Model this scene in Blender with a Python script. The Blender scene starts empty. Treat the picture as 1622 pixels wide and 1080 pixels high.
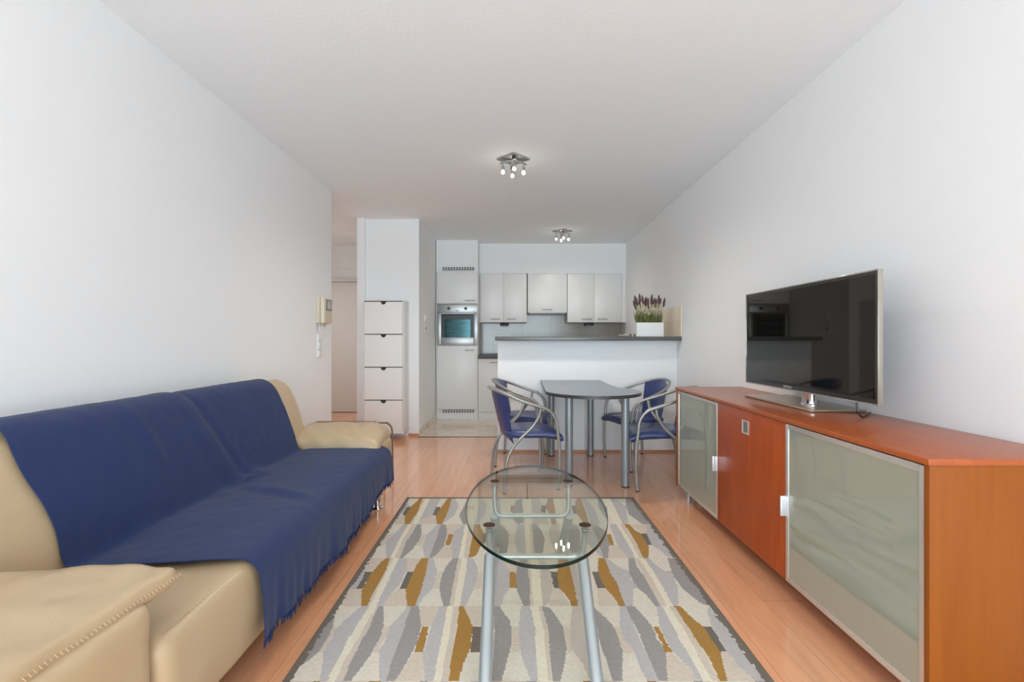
import bpy, bmesh, math, random
import numpy as np
from mathutils import Vector, Matrix, noise

# ------------------------------------------------------------------ camera, world, exposure
C = bpy.context.scene.collection
SC = bpy.context.scene
cam_d = bpy.data.cameras.new('camera')
cam_d.sensor_width = 36.0
cam_d.lens = 770.0 / 1622.0 * 36.0
cam_d.shift_x = -2.0 / 1622.0
cam_d.shift_y = -1.0 / 1622.0
cam_d.clip_start = 0.05
cam = bpy.data.objects.new('camera', cam_d)
C.objects.link(cam)
cam.location = (0, 0, 1.15)
cam.rotation_euler = (math.radians(90), 0, 0)
SC.camera = cam

W = bpy.data.worlds.new('daylight')
SC.world = W
W.use_nodes = True
bg = W.node_tree.nodes['Background']
# unseen outdoor glow, shaped to lift ceiling and far end: brightest near the horizon
_nt = W.node_tree
_tc = _nt.nodes.new('ShaderNodeTexCoord'); _sp = _nt.nodes.new('ShaderNodeSeparateXYZ'); _rp = _nt.nodes.new('ShaderNodeValToRGB')
_mr = _nt.nodes.new('ShaderNodeMapRange'); _mr.inputs[1].default_value = -1; _mr.inputs[2].default_value = 1
_nt.links.new(_tc.outputs['Generated'], _sp.inputs[0]); _nt.links.new(_sp.outputs[2], _mr.inputs[0]); _nt.links.new(_mr.outputs[0], _rp.inputs[0])
for _e, (_p, _c) in zip([_rp.color_ramp.elements[0], _rp.color_ramp.elements[1]] + [_rp.color_ramp.elements.new(0.5) for _ in range(3)],
                        [(0.0, (0.36, 0.44, 0.50, 1)), (1.0, (0.09, 0.125, 0.16, 1)), (0.34, (0.64, 0.84, 0.98, 1)), (0.46, (0.76, 0.90, 1.01, 1)), (0.60, (0.50, 0.62, 0.74, 1))]):
    _e.position = _p; _e.color = _c
_nt.links.new(_rp.outputs[0], bg.inputs[0])
bg.inputs[1].default_value = 8.0
SC.view_settings.view_transform = 'Standard'
SC.view_settings.look = 'None'
SC.view_settings.gamma = 1.0
SC.view_settings.use_curve_mapping = False
SC.view_settings.exposure = 0.67
SC.cycles.max_bounces = 12
SC.cycles.diffuse_bounces = 8
SC.cycles.transparent_max_bounces = 12
SC.cycles.sample_clamp_indirect = 6.0

# daylight enters through the big window behind the camera: a portal guides sky rays to it
pl = bpy.data.lights.new('window_portal', 'AREA')
pl.shape = 'RECTANGLE'; pl.size = 3.3; pl.size_y = 2.4
pl.cycles.is_portal = True
po = bpy.data.objects.new('window_portal', pl)
C.objects.link(po)
po.location = (-0.05, -2.72, 1.25)
po.rotation_euler = (math.radians(90), 0, 0)

# ------------------------------------------------------------------ helpers
ORG = {}

def srgb(r, g, b):
    def f(c):
        c /= 255.0
        return c / 12.92 if c <= 0.04045 else ((c + 0.055) / 1.055) ** 2.4
    return (f(r), f(g), f(b), 1)

def finish(bm, smooth=True, ang=38):
    bmesh.ops.recalc_face_normals(bm, faces=bm.faces)
    if smooth:
        a = math.radians(ang)
        for f in bm.faces: f.smooth = True
        for e in bm.edges:
            if len(e.link_faces) == 2:
                if e.calc_face_angle(0) > a: e.smooth = False

def link_mesh(name, me, mats, parent=None):
    o = bpy.data.objects.new(name, me)
    for m in (mats if isinstance(mats, (list, tuple)) else [mats]):
        me.materials.append(m)
    C.objects.link(o)
    if parent is None:
        n = len(me.vertices)
        co = np.empty(n * 3); me.vertices.foreach_get('co', co); co = co.reshape(-1, 3)
        c = Vector(((co[:, 0].min() + co[:, 0].max()) / 2, (co[:, 1].min() + co[:, 1].max()) / 2, co[:, 2].min()))
        me.transform(Matrix.Translation(-c)); o.location = c
        ORG[o.name] = c
    else:
        o.parent = parent
        p = ORG.get(parent.name, Vector((0, 0, 0)))
        me.transform(Matrix.Translation(-p))
        ORG[o.name] = p
    return o

def obj(name, bm, mats, parent=None, smooth=True, ang=38):
    finish(bm, smooth, ang)
    me = bpy.data.meshes.new(name)
    bm.to_mesh(me); bm.free()
    return link_mesh(name, me, mats, parent)

def tag(o, label, cat, group=None):
    o['label'] = label; o['category'] = cat
    if group: o['group'] = group
    return o

def thing(name, label, cat, loc=(0, 0, 0), group=None):
    o = bpy.data.objects.new(name, None)
    o.empty_display_size = 0.1
    C.objects.link(o); o.location = loc
    ORG[o.name] = Vector(loc)
    return tag(o, label, cat, group)

def struct(name, bm, m, parent=None, smooth=True):
    o = obj(name, bm, m, parent, smooth)
    o['kind'] = 'structure'
    return o

def copy_tree(o, loc=None, rz=None, label=None, parent=None):
    c = o.copy(); C.objects.link(c)
    if parent is not None: c.parent = parent
    for ch in list(o.children): copy_tree(ch, parent=c)
    if loc is not None: c.location = loc
    if rz is not None: c.rotation_euler = (0, 0, rz)
    if label: c['label'] = label
    return c

def box(bm, x0, x1, y0, y1, z0, z1, b=0.0, seg=2):
    r = bmesh.ops.create_cube(bm, size=1.0)
    vs = r['verts']
    bmesh.ops.scale(bm, vec=(abs(x1 - x0), abs(y1 - y0), abs(z1 - z0)), verts=vs)
    bmesh.ops.translate(bm, vec=((x0 + x1) / 2, (y0 + y1) / 2, (z0 + z1) / 2), verts=vs)
    if b > 0:
        es = list({e for v in vs for e in v.link_edges})
        bmesh.ops.bevel(bm, geom=es, offset=b, segments=seg, affect='EDGES', profile=0.5)
    return bm

def B(*a, **k):
    return box(bmesh.new(), *a, **k)

def catmull(pts, n=8):
    P = [Vector(p) for p in pts]
    out = []
    for i in range(len(P) - 1):
        p0 = P[i - 1] if i > 0 else P[i] * 2 - P[i + 1]
        p1, p2 = P[i], P[i + 1]
        p3 = P[i + 2] if i + 2 < len(P) else P[i + 1] * 2 - P[i]
        for k in range(n):
            t = k / n
            out.append(0.5 * ((2 * p1) + (p2 - p0) * t + (2 * p0 - 5 * p1 + 4 * p2 - p3) * t * t + (3 * p1 - p0 - 3 * p2 + p3) * t ** 3))
    out.append(P[-1])
    return out

def tube(bm, pts, r, seg=12, cap=True):
    P = [Vector(p) for p in pts]
    n = len(P)
    R = r if isinstance(r, (list, tuple)) else [r] * n
    rings = []
    up = None
    for i in range(n):
        d = (P[min(i + 1, n - 1)] - P[max(i - 1, 0)]).normalized()
        if up is None:
            a = Vector((0, 0, 1)) if abs(d.z) < 0.9 else Vector((1, 0, 0))
            up = (a - d * a.dot(d)).normalized()
        else:
            up = (up - d * up.dot(d)).normalized()
        s = d.cross(up)
        rings.append([bm.verts.new(P[i] + (up * math.cos(2 * math.pi * k / seg) + s * math.sin(2 * math.pi * k / seg)) * R[i]) for k in range(seg)])
    for i in range(n - 1):
        for k in range(seg):
            bm.faces.new((rings[i][k], rings[i][(k + 1) % seg], rings[i + 1][(k + 1) % seg], rings[i + 1][k]))
    if cap:
        bm.faces.new(rings[0][::-1]); bm.faces.new(rings[-1])
    return bm

def T(*a, **k):
    return tube(bmesh.new(), *a, **k)

def lathe(bm, cx, cy, prof, seg=28, axis='z'):
    """prof: (radius, height) pairs, revolved about a vertical axis (axis 'y'/'x': horizontal)"""
    rings = []
    for (r, h) in prof:
        ring = []
        for k in range(seg):
            a = 2 * math.pi * k / seg
            u, v = r * math.cos(a), r * math.sin(a)
            ring.append(bm.verts.new((cx + u, cy + v, h)))
        rings.append(ring)
    for i in range(len(rings) - 1):
        for k in range(seg):
            bm.faces.new((rings[i][k], rings[i][(k + 1) % seg], rings[i + 1][(k + 1) % seg], rings[i + 1][k]))
    bm.faces.new(rings[0][::-1]); bm.faces.new(rings[-1])
    return bm

def prism(bm, poly, z0, z1, M=None):
    """poly: (x, y) outline extruded z0..z1; M maps to the world"""
    M = M or Matrix.Identity(4)
    lo = [bm.verts.new(M @ Vector((x, y, z0))) for x, y in poly]
    hi = [bm.verts.new(M @ Vector((x, y, z1))) for x, y in poly]
    n = len(poly)
    bm.faces.new(lo[::-1]); bm.faces.new(hi)
    for i in range(n):
        bm.faces.new((lo[i], lo[(i + 1) % n], hi[(i + 1) % n], hi[i]))
    return bm

def soft_box(bm, x0, x1, y0, y1, z0, z1, r, step=0.03, fn=None):
    """dense rounded box; fn(p) -> p deforms it"""
    L = (x1 - x0, y1 - y0, z1 - z0)
    N = [max(4, int(round(l / step))) for l in L]
    key = {}
    def vert(i, j, k):
        t = (i, j, k)
        if t in key: return key[t]
        p = Vector((x0 + L[0] * i / N[0], y0 + L[1] * j / N[1], z0 + L[2] * k / N[2]))
        q = Vector((min(max(p.x, x0 + r), x1 - r), min(max(p.y, y0 + r), y1 - r), min(max(p.z, z0 + r), z1 - r)))
        d = p - q
        if d.length > 1e-9: p = q + d.normalized() * r
        if fn: p = fn(p)
        key[t] = bm.verts.new(p)
        return key[t]
    for i in range(N[0]):
        for j in range(N[1]):
            for k in (0, N[2]):
                bm.faces.new((vert(i, j, k), vert(i + 1, j, k), vert(i + 1, j + 1, k), vert(i, j + 1, k)))
    for i in range(N[0]):
        for k in range(N[2]):
            for j in (0, N[1]):
                bm.faces.new((vert(i, j, k), vert(i + 1, j, k), vert(i + 1, j, k + 1), vert(i, j, k + 1)))
    for j in range(N[1]):
        for k in range(N[2]):
            for i in (0, N[0]):
                bm.faces.new((vert(i, j, k), vert(i, j + 1, k), vert(i, j + 1, k + 1), vert(i, j, k + 1)))
    return bm

def nz(p, s, seed=0.0):
    return noise.noise(Vector((p[0] * s + seed, p[1] * s + seed * 1.7, p[2] * s - seed)))

def grid_surface(bm, F, nu, nv, thick=None):
    """F(u,v) -> point; closed sheet with thickness along -normal when thick is given"""
    P = [[Vector(F(i / nu, j / nv)) for j in range(nv + 1)] for i in range(nu + 1)]
    top = [[bm.verts.new(p) for p in row] for row in P]
    for i in range(nu):
        for j in range(nv):
            bm.faces.new((top[i][j], top[i + 1][j], top[i + 1][j + 1], top[i][j + 1]))
    if thick:
        Nn = [[None] * (nv + 1) for _ in range(nu + 1)]
        for i in range(nu + 1):
            for j in range(nv + 1):
                a = P[min(i + 1, nu)][j] - P[max(i - 1, 0)][j]
                b = P[i][min(j + 1, nv)] - P[i][max(j - 1, 0)]
                Nn[i][j] = a.cross(b).normalized()
        bot = [[bm.verts.new(P[i][j] + Nn[i][j] * thick) for j in range(nv + 1)] for i in range(nu + 1)]
        for i in range(nu):
            for j in range(nv):
                bm.faces.new((bot[i][j], bot[i][j + 1], bot[i + 1][j + 1], bot[i + 1][j]))
        for i in range(nu):
            bm.faces.new((top[i][0], bot[i][0], bot[i + 1][0], top[i + 1][0]))
            bm.faces.new((top[i][nv], top[i + 1][nv], bot[i + 1][nv], bot[i][nv]))
        for j in range(nv):
            bm.faces.new((top[0][j], top[0][j + 1], bot[0][j + 1], bot[0][j]))
            bm.faces.new((top[nu][j], bot[nu][j], bot[nu][j + 1], top[nu][j + 1]))
    return bm

# ------------------------------------------------------------------ materials
def mat(name, col, rough=0.5, metal=0.0, spec=0.5, coat=0.0, coat_rough=0.05, bump=None, sheen=0.0, vary=None):
    """bump = (scale, strength[, stretch xyz]); vary = (scale, amount) soft mottling of the colour"""
    m = bpy.data.materials.new(name); m.use_nodes = True
    nt = m.node_tree; p = nt.nodes['Principled BSDF']
    p.inputs['Base Color'].default_value = col
    p.inputs['Roughness'].default_value = rough
    p.inputs['Metallic'].default_value = metal
    p.inputs['Specular IOR Level'].default_value = spec
    p.inputs['Coat Weight'].default_value = coat
    p.inputs['Coat Roughness'].default_value = coat_rough
    p.inputs['Sheen Weight'].default_value = sheen
    tc = nt.nodes.new('ShaderNodeTexCoord')
    if bump:
        mp = nt.nodes.new('ShaderNodeMapping')
        if len(bump) > 2: mp.inputs['Scale'].default_value = bump[2]
        nt.links.new(tc.outputs['Object'], mp.inputs['Vector'])
        n = nt.nodes.new('ShaderNodeTexNoise'); n.inputs['Scale'].default_value = bump[0]; n.inputs['Detail'].default_value = 4
        nt.links.new(mp.outputs[0], n.inputs['Vector'])
        b = nt.nodes.new('ShaderNodeBump'); b.inputs['Strength'].default_value = bump[1]; b.inputs['Distance'].default_value = 0.01
        nt.links.new(n.outputs['Fac'], b.inputs['Height']); nt.links.new(b.outputs[0], p.inputs['Normal'])
    if vary:
        n2 = nt.nodes.new('ShaderNodeTexNoise'); n2.inputs['Scale'].default_value = vary[0]; n2.inputs['Detail'].default_value = 5
        nt.links.new(tc.outputs['Object'], n2.inputs['Vector'])
        mx = nt.nodes.new('ShaderNodeMix'); mx.data_type = 'RGBA'
        a = vary[1]
        mx.inputs[6].default_value = tuple(min(1, c * (1 - a)) for c in col[:3]) + (1,)
        mx.inputs[7].default_value = tuple(min(1, c * (1 + a)) for c in col[:3]) + (1,)
        nt.links.new(n2.outputs['Fac'], mx.inputs[0]); nt.links.new(mx.outputs[2], p.inputs['Base Color'])
    return m

def wood(name, c1, c2, axis, rough=0.35, coat=0.3, boards=None):
    m = mat(name, c1, rough, coat=coat, coat_rough=0.15)
    nt = m.node_tree; p = nt.nodes['Principled BSDF']
    tc = [n for n in nt.nodes if n.type == 'TEX_COORD'][0]
    mp = nt.nodes.new('ShaderNodeMapping')
    s = [14, 14, 14]; s['xyz'.index(axis)] = 1.3
    mp.inputs['Scale'].default_value = s
    nt.links.new(tc.outputs['Object'], mp.inputs['Vector'])
    n = nt.nodes.new('ShaderNodeTexNoise'); n.inputs['Scale'].default_value = 1.6; n.inputs['Detail'].default_value = 7; n.inputs['Roughness'].default_value = 0.62; n.inputs['Distortion'].default_value = 0.6
    nt.links.new(mp.outputs[0], n.inputs['Vector'])
    r = nt.nodes.new('ShaderNodeValToRGB')
    r.color_ramp.elements[0].position = 0.3; r.color_ramp.elements[0].color = c2
    r.color_ramp.elements[1].position = 0.7; r.color_ramp.elements[1].color = c1
    nt.links.new(n.outputs['Fac'], r.inputs[0])
    nt.links.new(r.outputs[0], p.inputs['Base Color'])
    return m

def brick_mat(name, c1, c2, mortar, w, h, gap, rough, swap=False, bump=0.15, coat=0.0, grain=None, offset=0.37, plane='xy', gstr=0.5):
    """tiles / planks from the brick texture on object coordinates"""
    m = mat(name, c1, rough, coat=coat, coat_rough=0.08)
    nt = m.node_tree; p = nt.nodes['Principled BSDF']
    tc = [n for n in nt.nodes if n.type == 'TEX_COORD'][0]
    sep = nt.nodes.new('ShaderNodeSeparateXYZ'); com = nt.nodes.new('ShaderNodeCombineXYZ')
    nt.links.new(tc.outputs['Object'], sep.inputs[0])
    a, b_ = plane[0], plane[1]
    if swap: a, b_ = b_, a
    nt.links.new(sep.outputs['xyz'.index(a)], com.inputs[0]); nt.links.new(sep.outputs['xyz'.index(b_)], com.inputs[1])
    br = nt.nodes.new('ShaderNodeTexBrick')
    br.inputs['Color1'].default_value = c1; br.inputs['Color2'].default_value = c2; br.inputs['Mortar'].default_value = mortar
    br.inputs['Scale'].default_value = 1.0; br.inputs['Mortar Size'].default_value = gap; br.inputs['Mortar Smooth'].default_value = 0.2
    br.inputs['Brick Width'].default_value = w; br.inputs['Row Height'].default_value = h
    br.offset = offset; br.inputs['Bias'].default_value = 0.0
    nt.links.new(com.outputs[0], br.inputs['Vector'])
    out = br.outputs['Color']
    if grain:
        mp = nt.nodes.new('ShaderNodeMapping'); mp.inputs['Scale'].default_value = grain
        nt.links.new(tc.outputs['Object'], mp.inputs['Vector'])
        n = nt.nodes.new('ShaderNodeTexNoise'); n.inputs['Scale'].default_value = 1.5; n.inputs['Detail'].default_value = 8; n.inputs['Roughness'].default_value = 0.65; n.inputs['Distortion'].default_value = 0.8
        nt.links.new(mp.outputs[0], n.inputs['Vector'])
        r = nt.nodes.new('ShaderNodeValToRGB')
        r.color_ramp.elements[0].position = 0.25; r.color_ramp.elements[0].color = (1 - gstr * 0.45, 1 - gstr * 0.55, 1 - gstr * 0.6, 1)
        r.color_ramp.elements[1].position = 0.7; r.color_ramp.elements[1].color = (1.05, 1.05, 1.05, 1)
        nt.links.new(n.outputs['Fac'], r.inputs[0])
        mx = nt.nodes.new('ShaderNodeMix'); mx.data_type = 'RGBA'; mx.blend_type = 'MULTIPLY'; mx.inputs[0].default_value = 1.0
        nt.links.new(out, mx.inputs[6]); nt.links.new(r.outputs[0], mx.inputs[7]); out = mx.outputs[2]
    nt.links.new(out, p.inputs['Base Color'])
    if bump:
        b = nt.nodes.new('ShaderNodeBump'); b.inputs['Strength'].default_value = bump; b.inputs['Distance'].default_value = 0.003; b.invert = True
        nt.links.new(br.outputs['Fac'], b.inputs['Height']); nt.links.new(b.outputs[0], p.inputs['Normal'])
    return m

def pane_mat(name, tint, refl=0.0, rough=0.0):
    """thin clear glass: tinted see-through plus a Fresnel mirror"""
    m = bpy.data.materials.new(name); m.use_nodes = True
    nt = m.node_tree; nt.nodes.clear()
    o = nt.nodes.new('ShaderNodeOutputMaterial'); mx = nt.nodes.new('ShaderNodeMixShader')
    t = nt.nodes.new('ShaderNodeBsdfTransparent'); t.inputs[0].default_value = tint
    g = nt.nodes.new('ShaderNodeBsdfGlossy'); g.inputs['Roughness'].default_value = rough
    f = nt.nodes.new('ShaderNodeFresnel'); f.inputs[0].default_value = 1.5
    gm = nt.nodes.new('ShaderNodeNewGeometry'); mr = nt.nodes.new('ShaderNodeMapRange')      # leaving the slab: same mirror as entering it
    mr.inputs[3].default_value = 1.5; mr.inputs[4].default_value = 1 / 1.5
    nt.links.new(gm.outputs['Backfacing'], mr.inputs[0]); nt.links.new(mr.outputs[0], f.inputs[0])
    ad = nt.nodes.new('ShaderNodeMath'); ad.operation = 'ADD'; ad.inputs[1].default_value = refl; ad.use_clamp = True
    nt.links.new(f.outputs[0], ad.inputs[0]); nt.links.new(ad.outputs[0], mx.inputs[0])
    nt.links.new(t.outputs[0], mx.inputs[1]); nt.links.new(g.outputs[0], mx.inputs[2]); nt.links.new(mx.outputs[0], o.inputs[0])
    return m

def emit(name, col, s):
    m = bpy.data.materials.new(name); m.use_nodes = True
    nt = m.node_tree; nt.nodes.clear()
    o = nt.nodes.new('ShaderNodeOutputMaterial'); e = nt.nodes.new('ShaderNodeEmission')
    e.inputs[0].default_value = col; e.inputs[1].default_value = s
    nt.links.new(e.outputs[0], o.inputs[0])
    return m

M_wall = mat('white_wall_paint', (0.845, 0.855, 0.86, 1), 0.85, spec=0.2, bump=(160, 0.04))
M_ceil = mat('white_ceiling_paint', (0.875, 0.915, 0.935, 1), 0.9, spec=0.1, bump=(60, 0.12))
M_trimw = mat('white_gloss_paint', (0.78, 0.78, 0.77, 1), 0.4)
M_hall_door = mat('grey_door_paint', srgb(214, 212, 208), 0.5)
M_lam = brick_mat('laminate_planks', srgb(240, 178, 136), srgb(232, 169, 127), srgb(196, 136, 100), 1.29, 0.193, 0.0016, 0.28, swap=True, bump=0.08, coat=0.7, grain=(11, 1.1, 1))
M_tile = brick_mat('marble_floor_tiles', srgb(228, 210, 188), srgb(222, 203, 180), srgb(204, 186, 164), 0.45, 0.45, 0.003, 0.16, offset=0.0, bump=0.1, coat=0.4, grain=(3, 3, 3), gstr=0.35)
M_skirt = mat('wood_skirting', srgb(196, 138, 106), 0.4)
M_splash = brick_mat('kitchen_wall_tiles', srgb(176, 172, 163), srgb(170, 165, 155), srgb(150, 146, 138), 0.45, 0.30, 0.003, 0.16, offset=0.0, bump=0.1, coat=0.1, plane='xz', grain=(4, 4, 4), gstr=0.2)
M_sidetile = brick_mat('beige_wall_tiles', srgb(240, 224, 200), srgb(230, 212, 186), srgb(224, 212, 192), 0.345, 0.155, 0.002, 0.25, offset=0.5, bump=0.1, plane='yz', grain=(4, 4, 4), gstr=0.25)
M_cab = mat('white_laminate_fronts', (0.80, 0.795, 0.78, 1), 0.35)
M_carc = mat('white_cabinet_board', (0.66, 0.655, 0.64, 1), 0.5)
M_ctop = mat('dark_grey_worktop', srgb(92, 94, 92), 0.25, vary=(60, 0.2))
M_steel = mat('brushed_steel', (0.42, 0.42, 0.42, 1), 0.38, metal=1.0, bump=(30, 0.05, (1, 1, 60)))
M_dsteel = mat('dark_handle_metal', (0.22, 0.22, 0.22, 1), 0.35, metal=0.8)
M_chrome = mat('chrome', (0.75, 0.75, 0.75, 1), 0.08, metal=1.0)
M_silver = mat('silver_lacquered_tube', (0.46, 0.50, 0.51, 1), 0.40, metal=0.6)
M_chairm = mat('satin_grey_tube', (0.36, 0.355, 0.33, 1), 0.38, metal=0.6)
M_legm = mat('grey_table_leg_lacquer', (0.30, 0.32, 0.33, 1), 0.42, metal=0.45)
M_black = mat('black_plastic', (0.015, 0.015, 0.015, 1), 0.35)
M_dark = mat('dark_recess', (0.05, 0.05, 0.05, 1), 0.8)
M_screen = mat('tv_screen_glass', (0.006, 0.005, 0.004, 1), 0.03, spec=0.42)
M_bezel = mat('tv_dark_bezel', (0.03, 0.026, 0.022, 1), 0.15)
M_clear = mat('tv_clear_edge', (0.42, 0.40, 0.35, 1), 0.15, metal=0.5)
M_plate = mat('champagne_metal', (0.44, 0.37, 0.29, 1), 0.28, metal=0.8)
M_leather = mat('beige_leather', srgb(190, 166, 132), 0.38, coat=0.1, coat_rough=0.3, bump=(220, 0.08), vary=(2.5, 0.06))
M_leath2 = mat('beige_leather_seam', srgb(188, 160, 124), 0.5)
M_navy = mat('navy_woven_cotton', srgb(38, 52, 92), 0.85, spec=0.15, sheen=0.12, bump=(260, 0.25, (1, 1, 1)), vary=(9, 0.06))
M_blue = mat('blue_vinyl', srgb(52, 62, 110), 0.33, coat=0.2, coat_rough=0.2, bump=(150, 0.05))
M_ttop = mat('grey_blue_tabletop', srgb(126, 132, 140), 0.28, vary=(70, 0.04))
M_tedge = mat('dark_table_edging', srgb(62, 62, 62), 0.4)
M_cherry_v = wood('cherry_wood_upright', srgb(172, 78, 26), srgb(152, 62, 18), 'z')
M_cherry_y = wood('cherry_wood_lengthwise', srgb(170, 88, 42), srgb(156, 75, 34), 'y')
M_cherry_e = wood('cherry_wood_end_panel', srgb(146, 82, 26), srgb(136, 72, 22), 'z', rough=0.5, coat=0.05)
for _m, _s in ((M_cherry_e, 0.2), (M_cherry_v, 0.3), (M_cherry_y, 0.35)): _m.node_tree.nodes['Principled BSDF'].inputs['Specular IOR Level'].default_value = _s
M_cherry_v.node_tree.nodes['Principled BSDF'].inputs['Coat Weight'].default_value = 0.15
M_screen.node_tree.nodes['Principled BSDF'].inputs['Specular Tint'].default_value = (1.0, 0.90, 0.78, 1)
M_alu = mat('pale_aluminium', (0.66, 0.63, 0.57, 1), 0.35, metal=0.6)
M_handle = mat('silver_white_handle', (0.72, 0.74, 0.76, 1), 0.3, metal=0.4)
M_frost = mat('frosted_glass', srgb(150, 156, 140), 0.4, spec=0.6, coat=1.0, coat_rough=0.02)
M_frost.node_tree.nodes['Principled BSDF'].inputs['Coat IOR'].default_value = 1.9
M_glass = pane_mat('clear_table_glass', (0.925, 0.93, 0.875, 1), 0.0)
M_gedge = mat('green_glass_edge', (0.003, 0.016, 0.012, 1), 0.12, spec=0.35)
M_pad = mat('brown_rubber_pad', srgb(66, 44, 34), 0.7, spec=0.15)
M_win = pane_mat('window_glass', (0.97, 0.98, 0.97, 1))
M_cream = mat('yellowed_plastic', srgb(212, 201, 178), 0.45)
M_white = mat('white_plastic', (0.78, 0.78, 0.77, 1), 0.4)
M_greyp = mat('grey_plastic', srgb(130, 130, 128), 0.3)
M_teal = mat('teal_coated_oven_glass', (0.02, 0.055, 0.06, 1), 0.10, metal=0.8)
M_brownm = mat('brown_metal', srgb(120, 92, 76), 0.4, metal=0.3)
M_taupe = mat('taupe_flat_steel', srgb(158, 146, 132), 0.35, metal=0.6)
M_bulb = emit('lit_bulb', (1.0, 0.93, 0.80, 1), 12)

# ------------------------------------------------------------------ the setting
XR, XRK, XL, ZC = 1.685, 1.70, -1.78, 2.61
struct('floor', B(-3.5, 1.85, -2.7, 7.95, -0.12, 0.0), M_lam)
struct('floor', B(-1.135, XRK, 5.79, 7.67, 0.0, 0.004), M_tile)
struct('trim_1', B(-1.135, XRK, 5.775, 5.79, 0.0, 0.006), M_brownm)          # threshold strip
bm = B(-1.9, 1.85, -2.7, 5.76, ZC, 2.8); box(bm, -1.86, 1.85, 5.76, 7.95, ZC, 2.8); box(bm, -3.5, -1.9, 4.5, 5.76, ZC, 2.8)
struct('ceiling', bm, M_ceil)
struct('ceiling', B(-3.5, -1.86, 5.76, 7.95, 2.665, 2.8), M_ceil)
struct('wall_left', B(-1.90, XL, -2.7, 4.76, 0, ZC), M_wall)
bm = B(XR, 1.85, -2.7, 5.70, 0, ZC); box(bm, XRK, 1.85, 5.70, 7.95, 0, ZC)
struct('wall_right', bm, M_wall)
struct('wall_kitchen', B(-1.135, XRK, 7.67, 7.95, 0, ZC), M_wall)
struct('wall_partition', B(-1.86, -1.135, 5.85, 7.8, 0, 2.665), M_wall)
struct('trim_2', B(-1.865, -1.772, 5.80, 5.85, 0, ZC), M_wall)              # lining at the hall opening
struct('wall_hall_back', B(-3.5, -1.135, 7.8, 7.95, 0, 2.665), M_wall)
struct('wall_hall_left', B(-3.62, -3.5, 4.5, 7.95, 0, 2.8), M_wall)
struct('wall_hall_front', B(-3.5, -1.90, 4.5, 4.62, 0, ZC), M_wall)
# wall with the window behind the camera
bm = B(-1.9, -1.72, -2.7, -2.6, 0, ZC)
box(bm, 1.62, 1.85, -2.7, -2.6, 0, ZC); box(bm, -1.72, 1.62, -2.7, -2.6, 2.42, ZC); box(bm, -1.72, 1.62, -2.7, -2.6, 0, 0.08)
struct('wall_front', bm, M_wall)
bm = bmesh.new()
for x in (-1.72, -0.63, 0.47, 1.56): box(bm, x, x + 0.06, -2.68, -2.62, 0.08, 2.42)
box(bm, -1.72, 1.62, -2.68, -2.62, 0.08, 0.15); box(bm, -1.72, 1.62, -2.68, -2.62, 2.35, 2.42)
wf = struct('window_1', bm, M_trimw)
struct('window_pane', B(-1.70, 1.60, -2.656, -2.650, 0.10, 2.40), M_win, wf)
# half wall between living room and kitchen
struct('wall_peninsula', B(-0.16, XR, 5.01, 5.13, 0, 1.147), M_wall)
struct('baseboard_peninsula', B(-0.16, XR, 5.0, 5.01, 0, 0.022), M_skirt)
struct('baseboard_partition', B(-1.26, -1.137, 5.84, 5.85, 0, 0.03), M_skirt)
struct('baseboard_kitchen', B(-1.135, -1.127, 5.85, 7.07, 0.004, 0.07), M_tile)
# soffits over the kitchen cabinets
struct('wall_soffit', B(-0.514, XRK, 7.34, 7.67, 2.16, ZC), M_wall)
struct('wall_soffit', B(-1.125, -0.516, 7.09, 7.67, 2.15, ZC), M_wall)
# tile panels
struct('trim_3', B(-0.512, XRK, 7.655, 7.67, 0.94, 1.60), M_splash)
bm = B(XR - 0.008, XR, 4.865, 5.60, 1.19, 1.50)
struct('trim_4', bm, M_sidetile)
# hall door
d = struct('door_1', B(-3.32, -2.40, 7.765, 7.80, 0.008, 2.075), M_hall_door)
bm = B(-3.40, -2.32, 7.755, 7.80, 2.085, 2.15); box(bm, -2.395, -2.32, 7.755, 7.80, 0, 2.085); box(bm, -3.40, -3.325, 7.755, 7.80, 0, 2.085)
struct('door_frame', bm, M_hall_door, d)
bm = lathe(bmesh.new(), 0, 0, [(0.024, 0), (0.024, 0.008), (0.009, 0.01), (0.009, 0.045)], 16)
bm.transform(Matrix.Translation((-3.24, 7.765, 1.04)) @ Matrix.Rotation(math.pi / 2, 4, 'X'))
tube(bm, [(-3.24, 7.72, 1.04), (-3.12, 7.72, 1.04)], 0.009, 10)
struct('door_handle', bm, M_steel, d)

# ------------------------------------------------------------------ kitchen units
def bar_handle(parent, x0, x1, y, z):
    bm = B(x0, x1, y - 0.022, y - 0.014, z - 0.005, z + 0.005, 0.002)
    box(bm, x0, x0 + 0.007, y - 0.014, y, z - 0.004, z + 0.004); box(bm, x1 - 0.007, x1, y - 0.014, y, z - 0.004, z + 0.004)
    return obj('handle', bm, M_dsteel, parent)

def front(parent, x0, x1, z0, z1, y, hx0, hx1, hz, name='door'):
    d = obj(name, B(x0 + 0.0015, x1 - 0.0015, y, y + 0.018, z0 + 0.0015, z1 - 0.0015, 0.0015), M_cab, parent)
    bar_handle(d, hx0, hx1, y, hz)
    return d

def grille(name, x0, x1, z0, z1, y, parent=None):
    bm = B(x0, x1, y - 0.004, y, z0, z1)
    g = obj(name, bm, M_dark, parent)
    bm = bmesh.new(); n = 12
    w = (x1 - x0) / n
    for i in range(n + 1): box(bm, x0 + i * w - 0.007, x0 + i * w + 0.007, y - 0.009, y - 0.004, z0, z1)
    for z in (z0, (z0 + z1) / 2, z1): box(bm, x0 - 0.005, x1 + 0.005, y - 0.009, y - 0.004, z - 0.0035, z + 0.0035)
    obj('slats', bm, M_white if parent is None else M_white, g)
    return g

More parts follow.
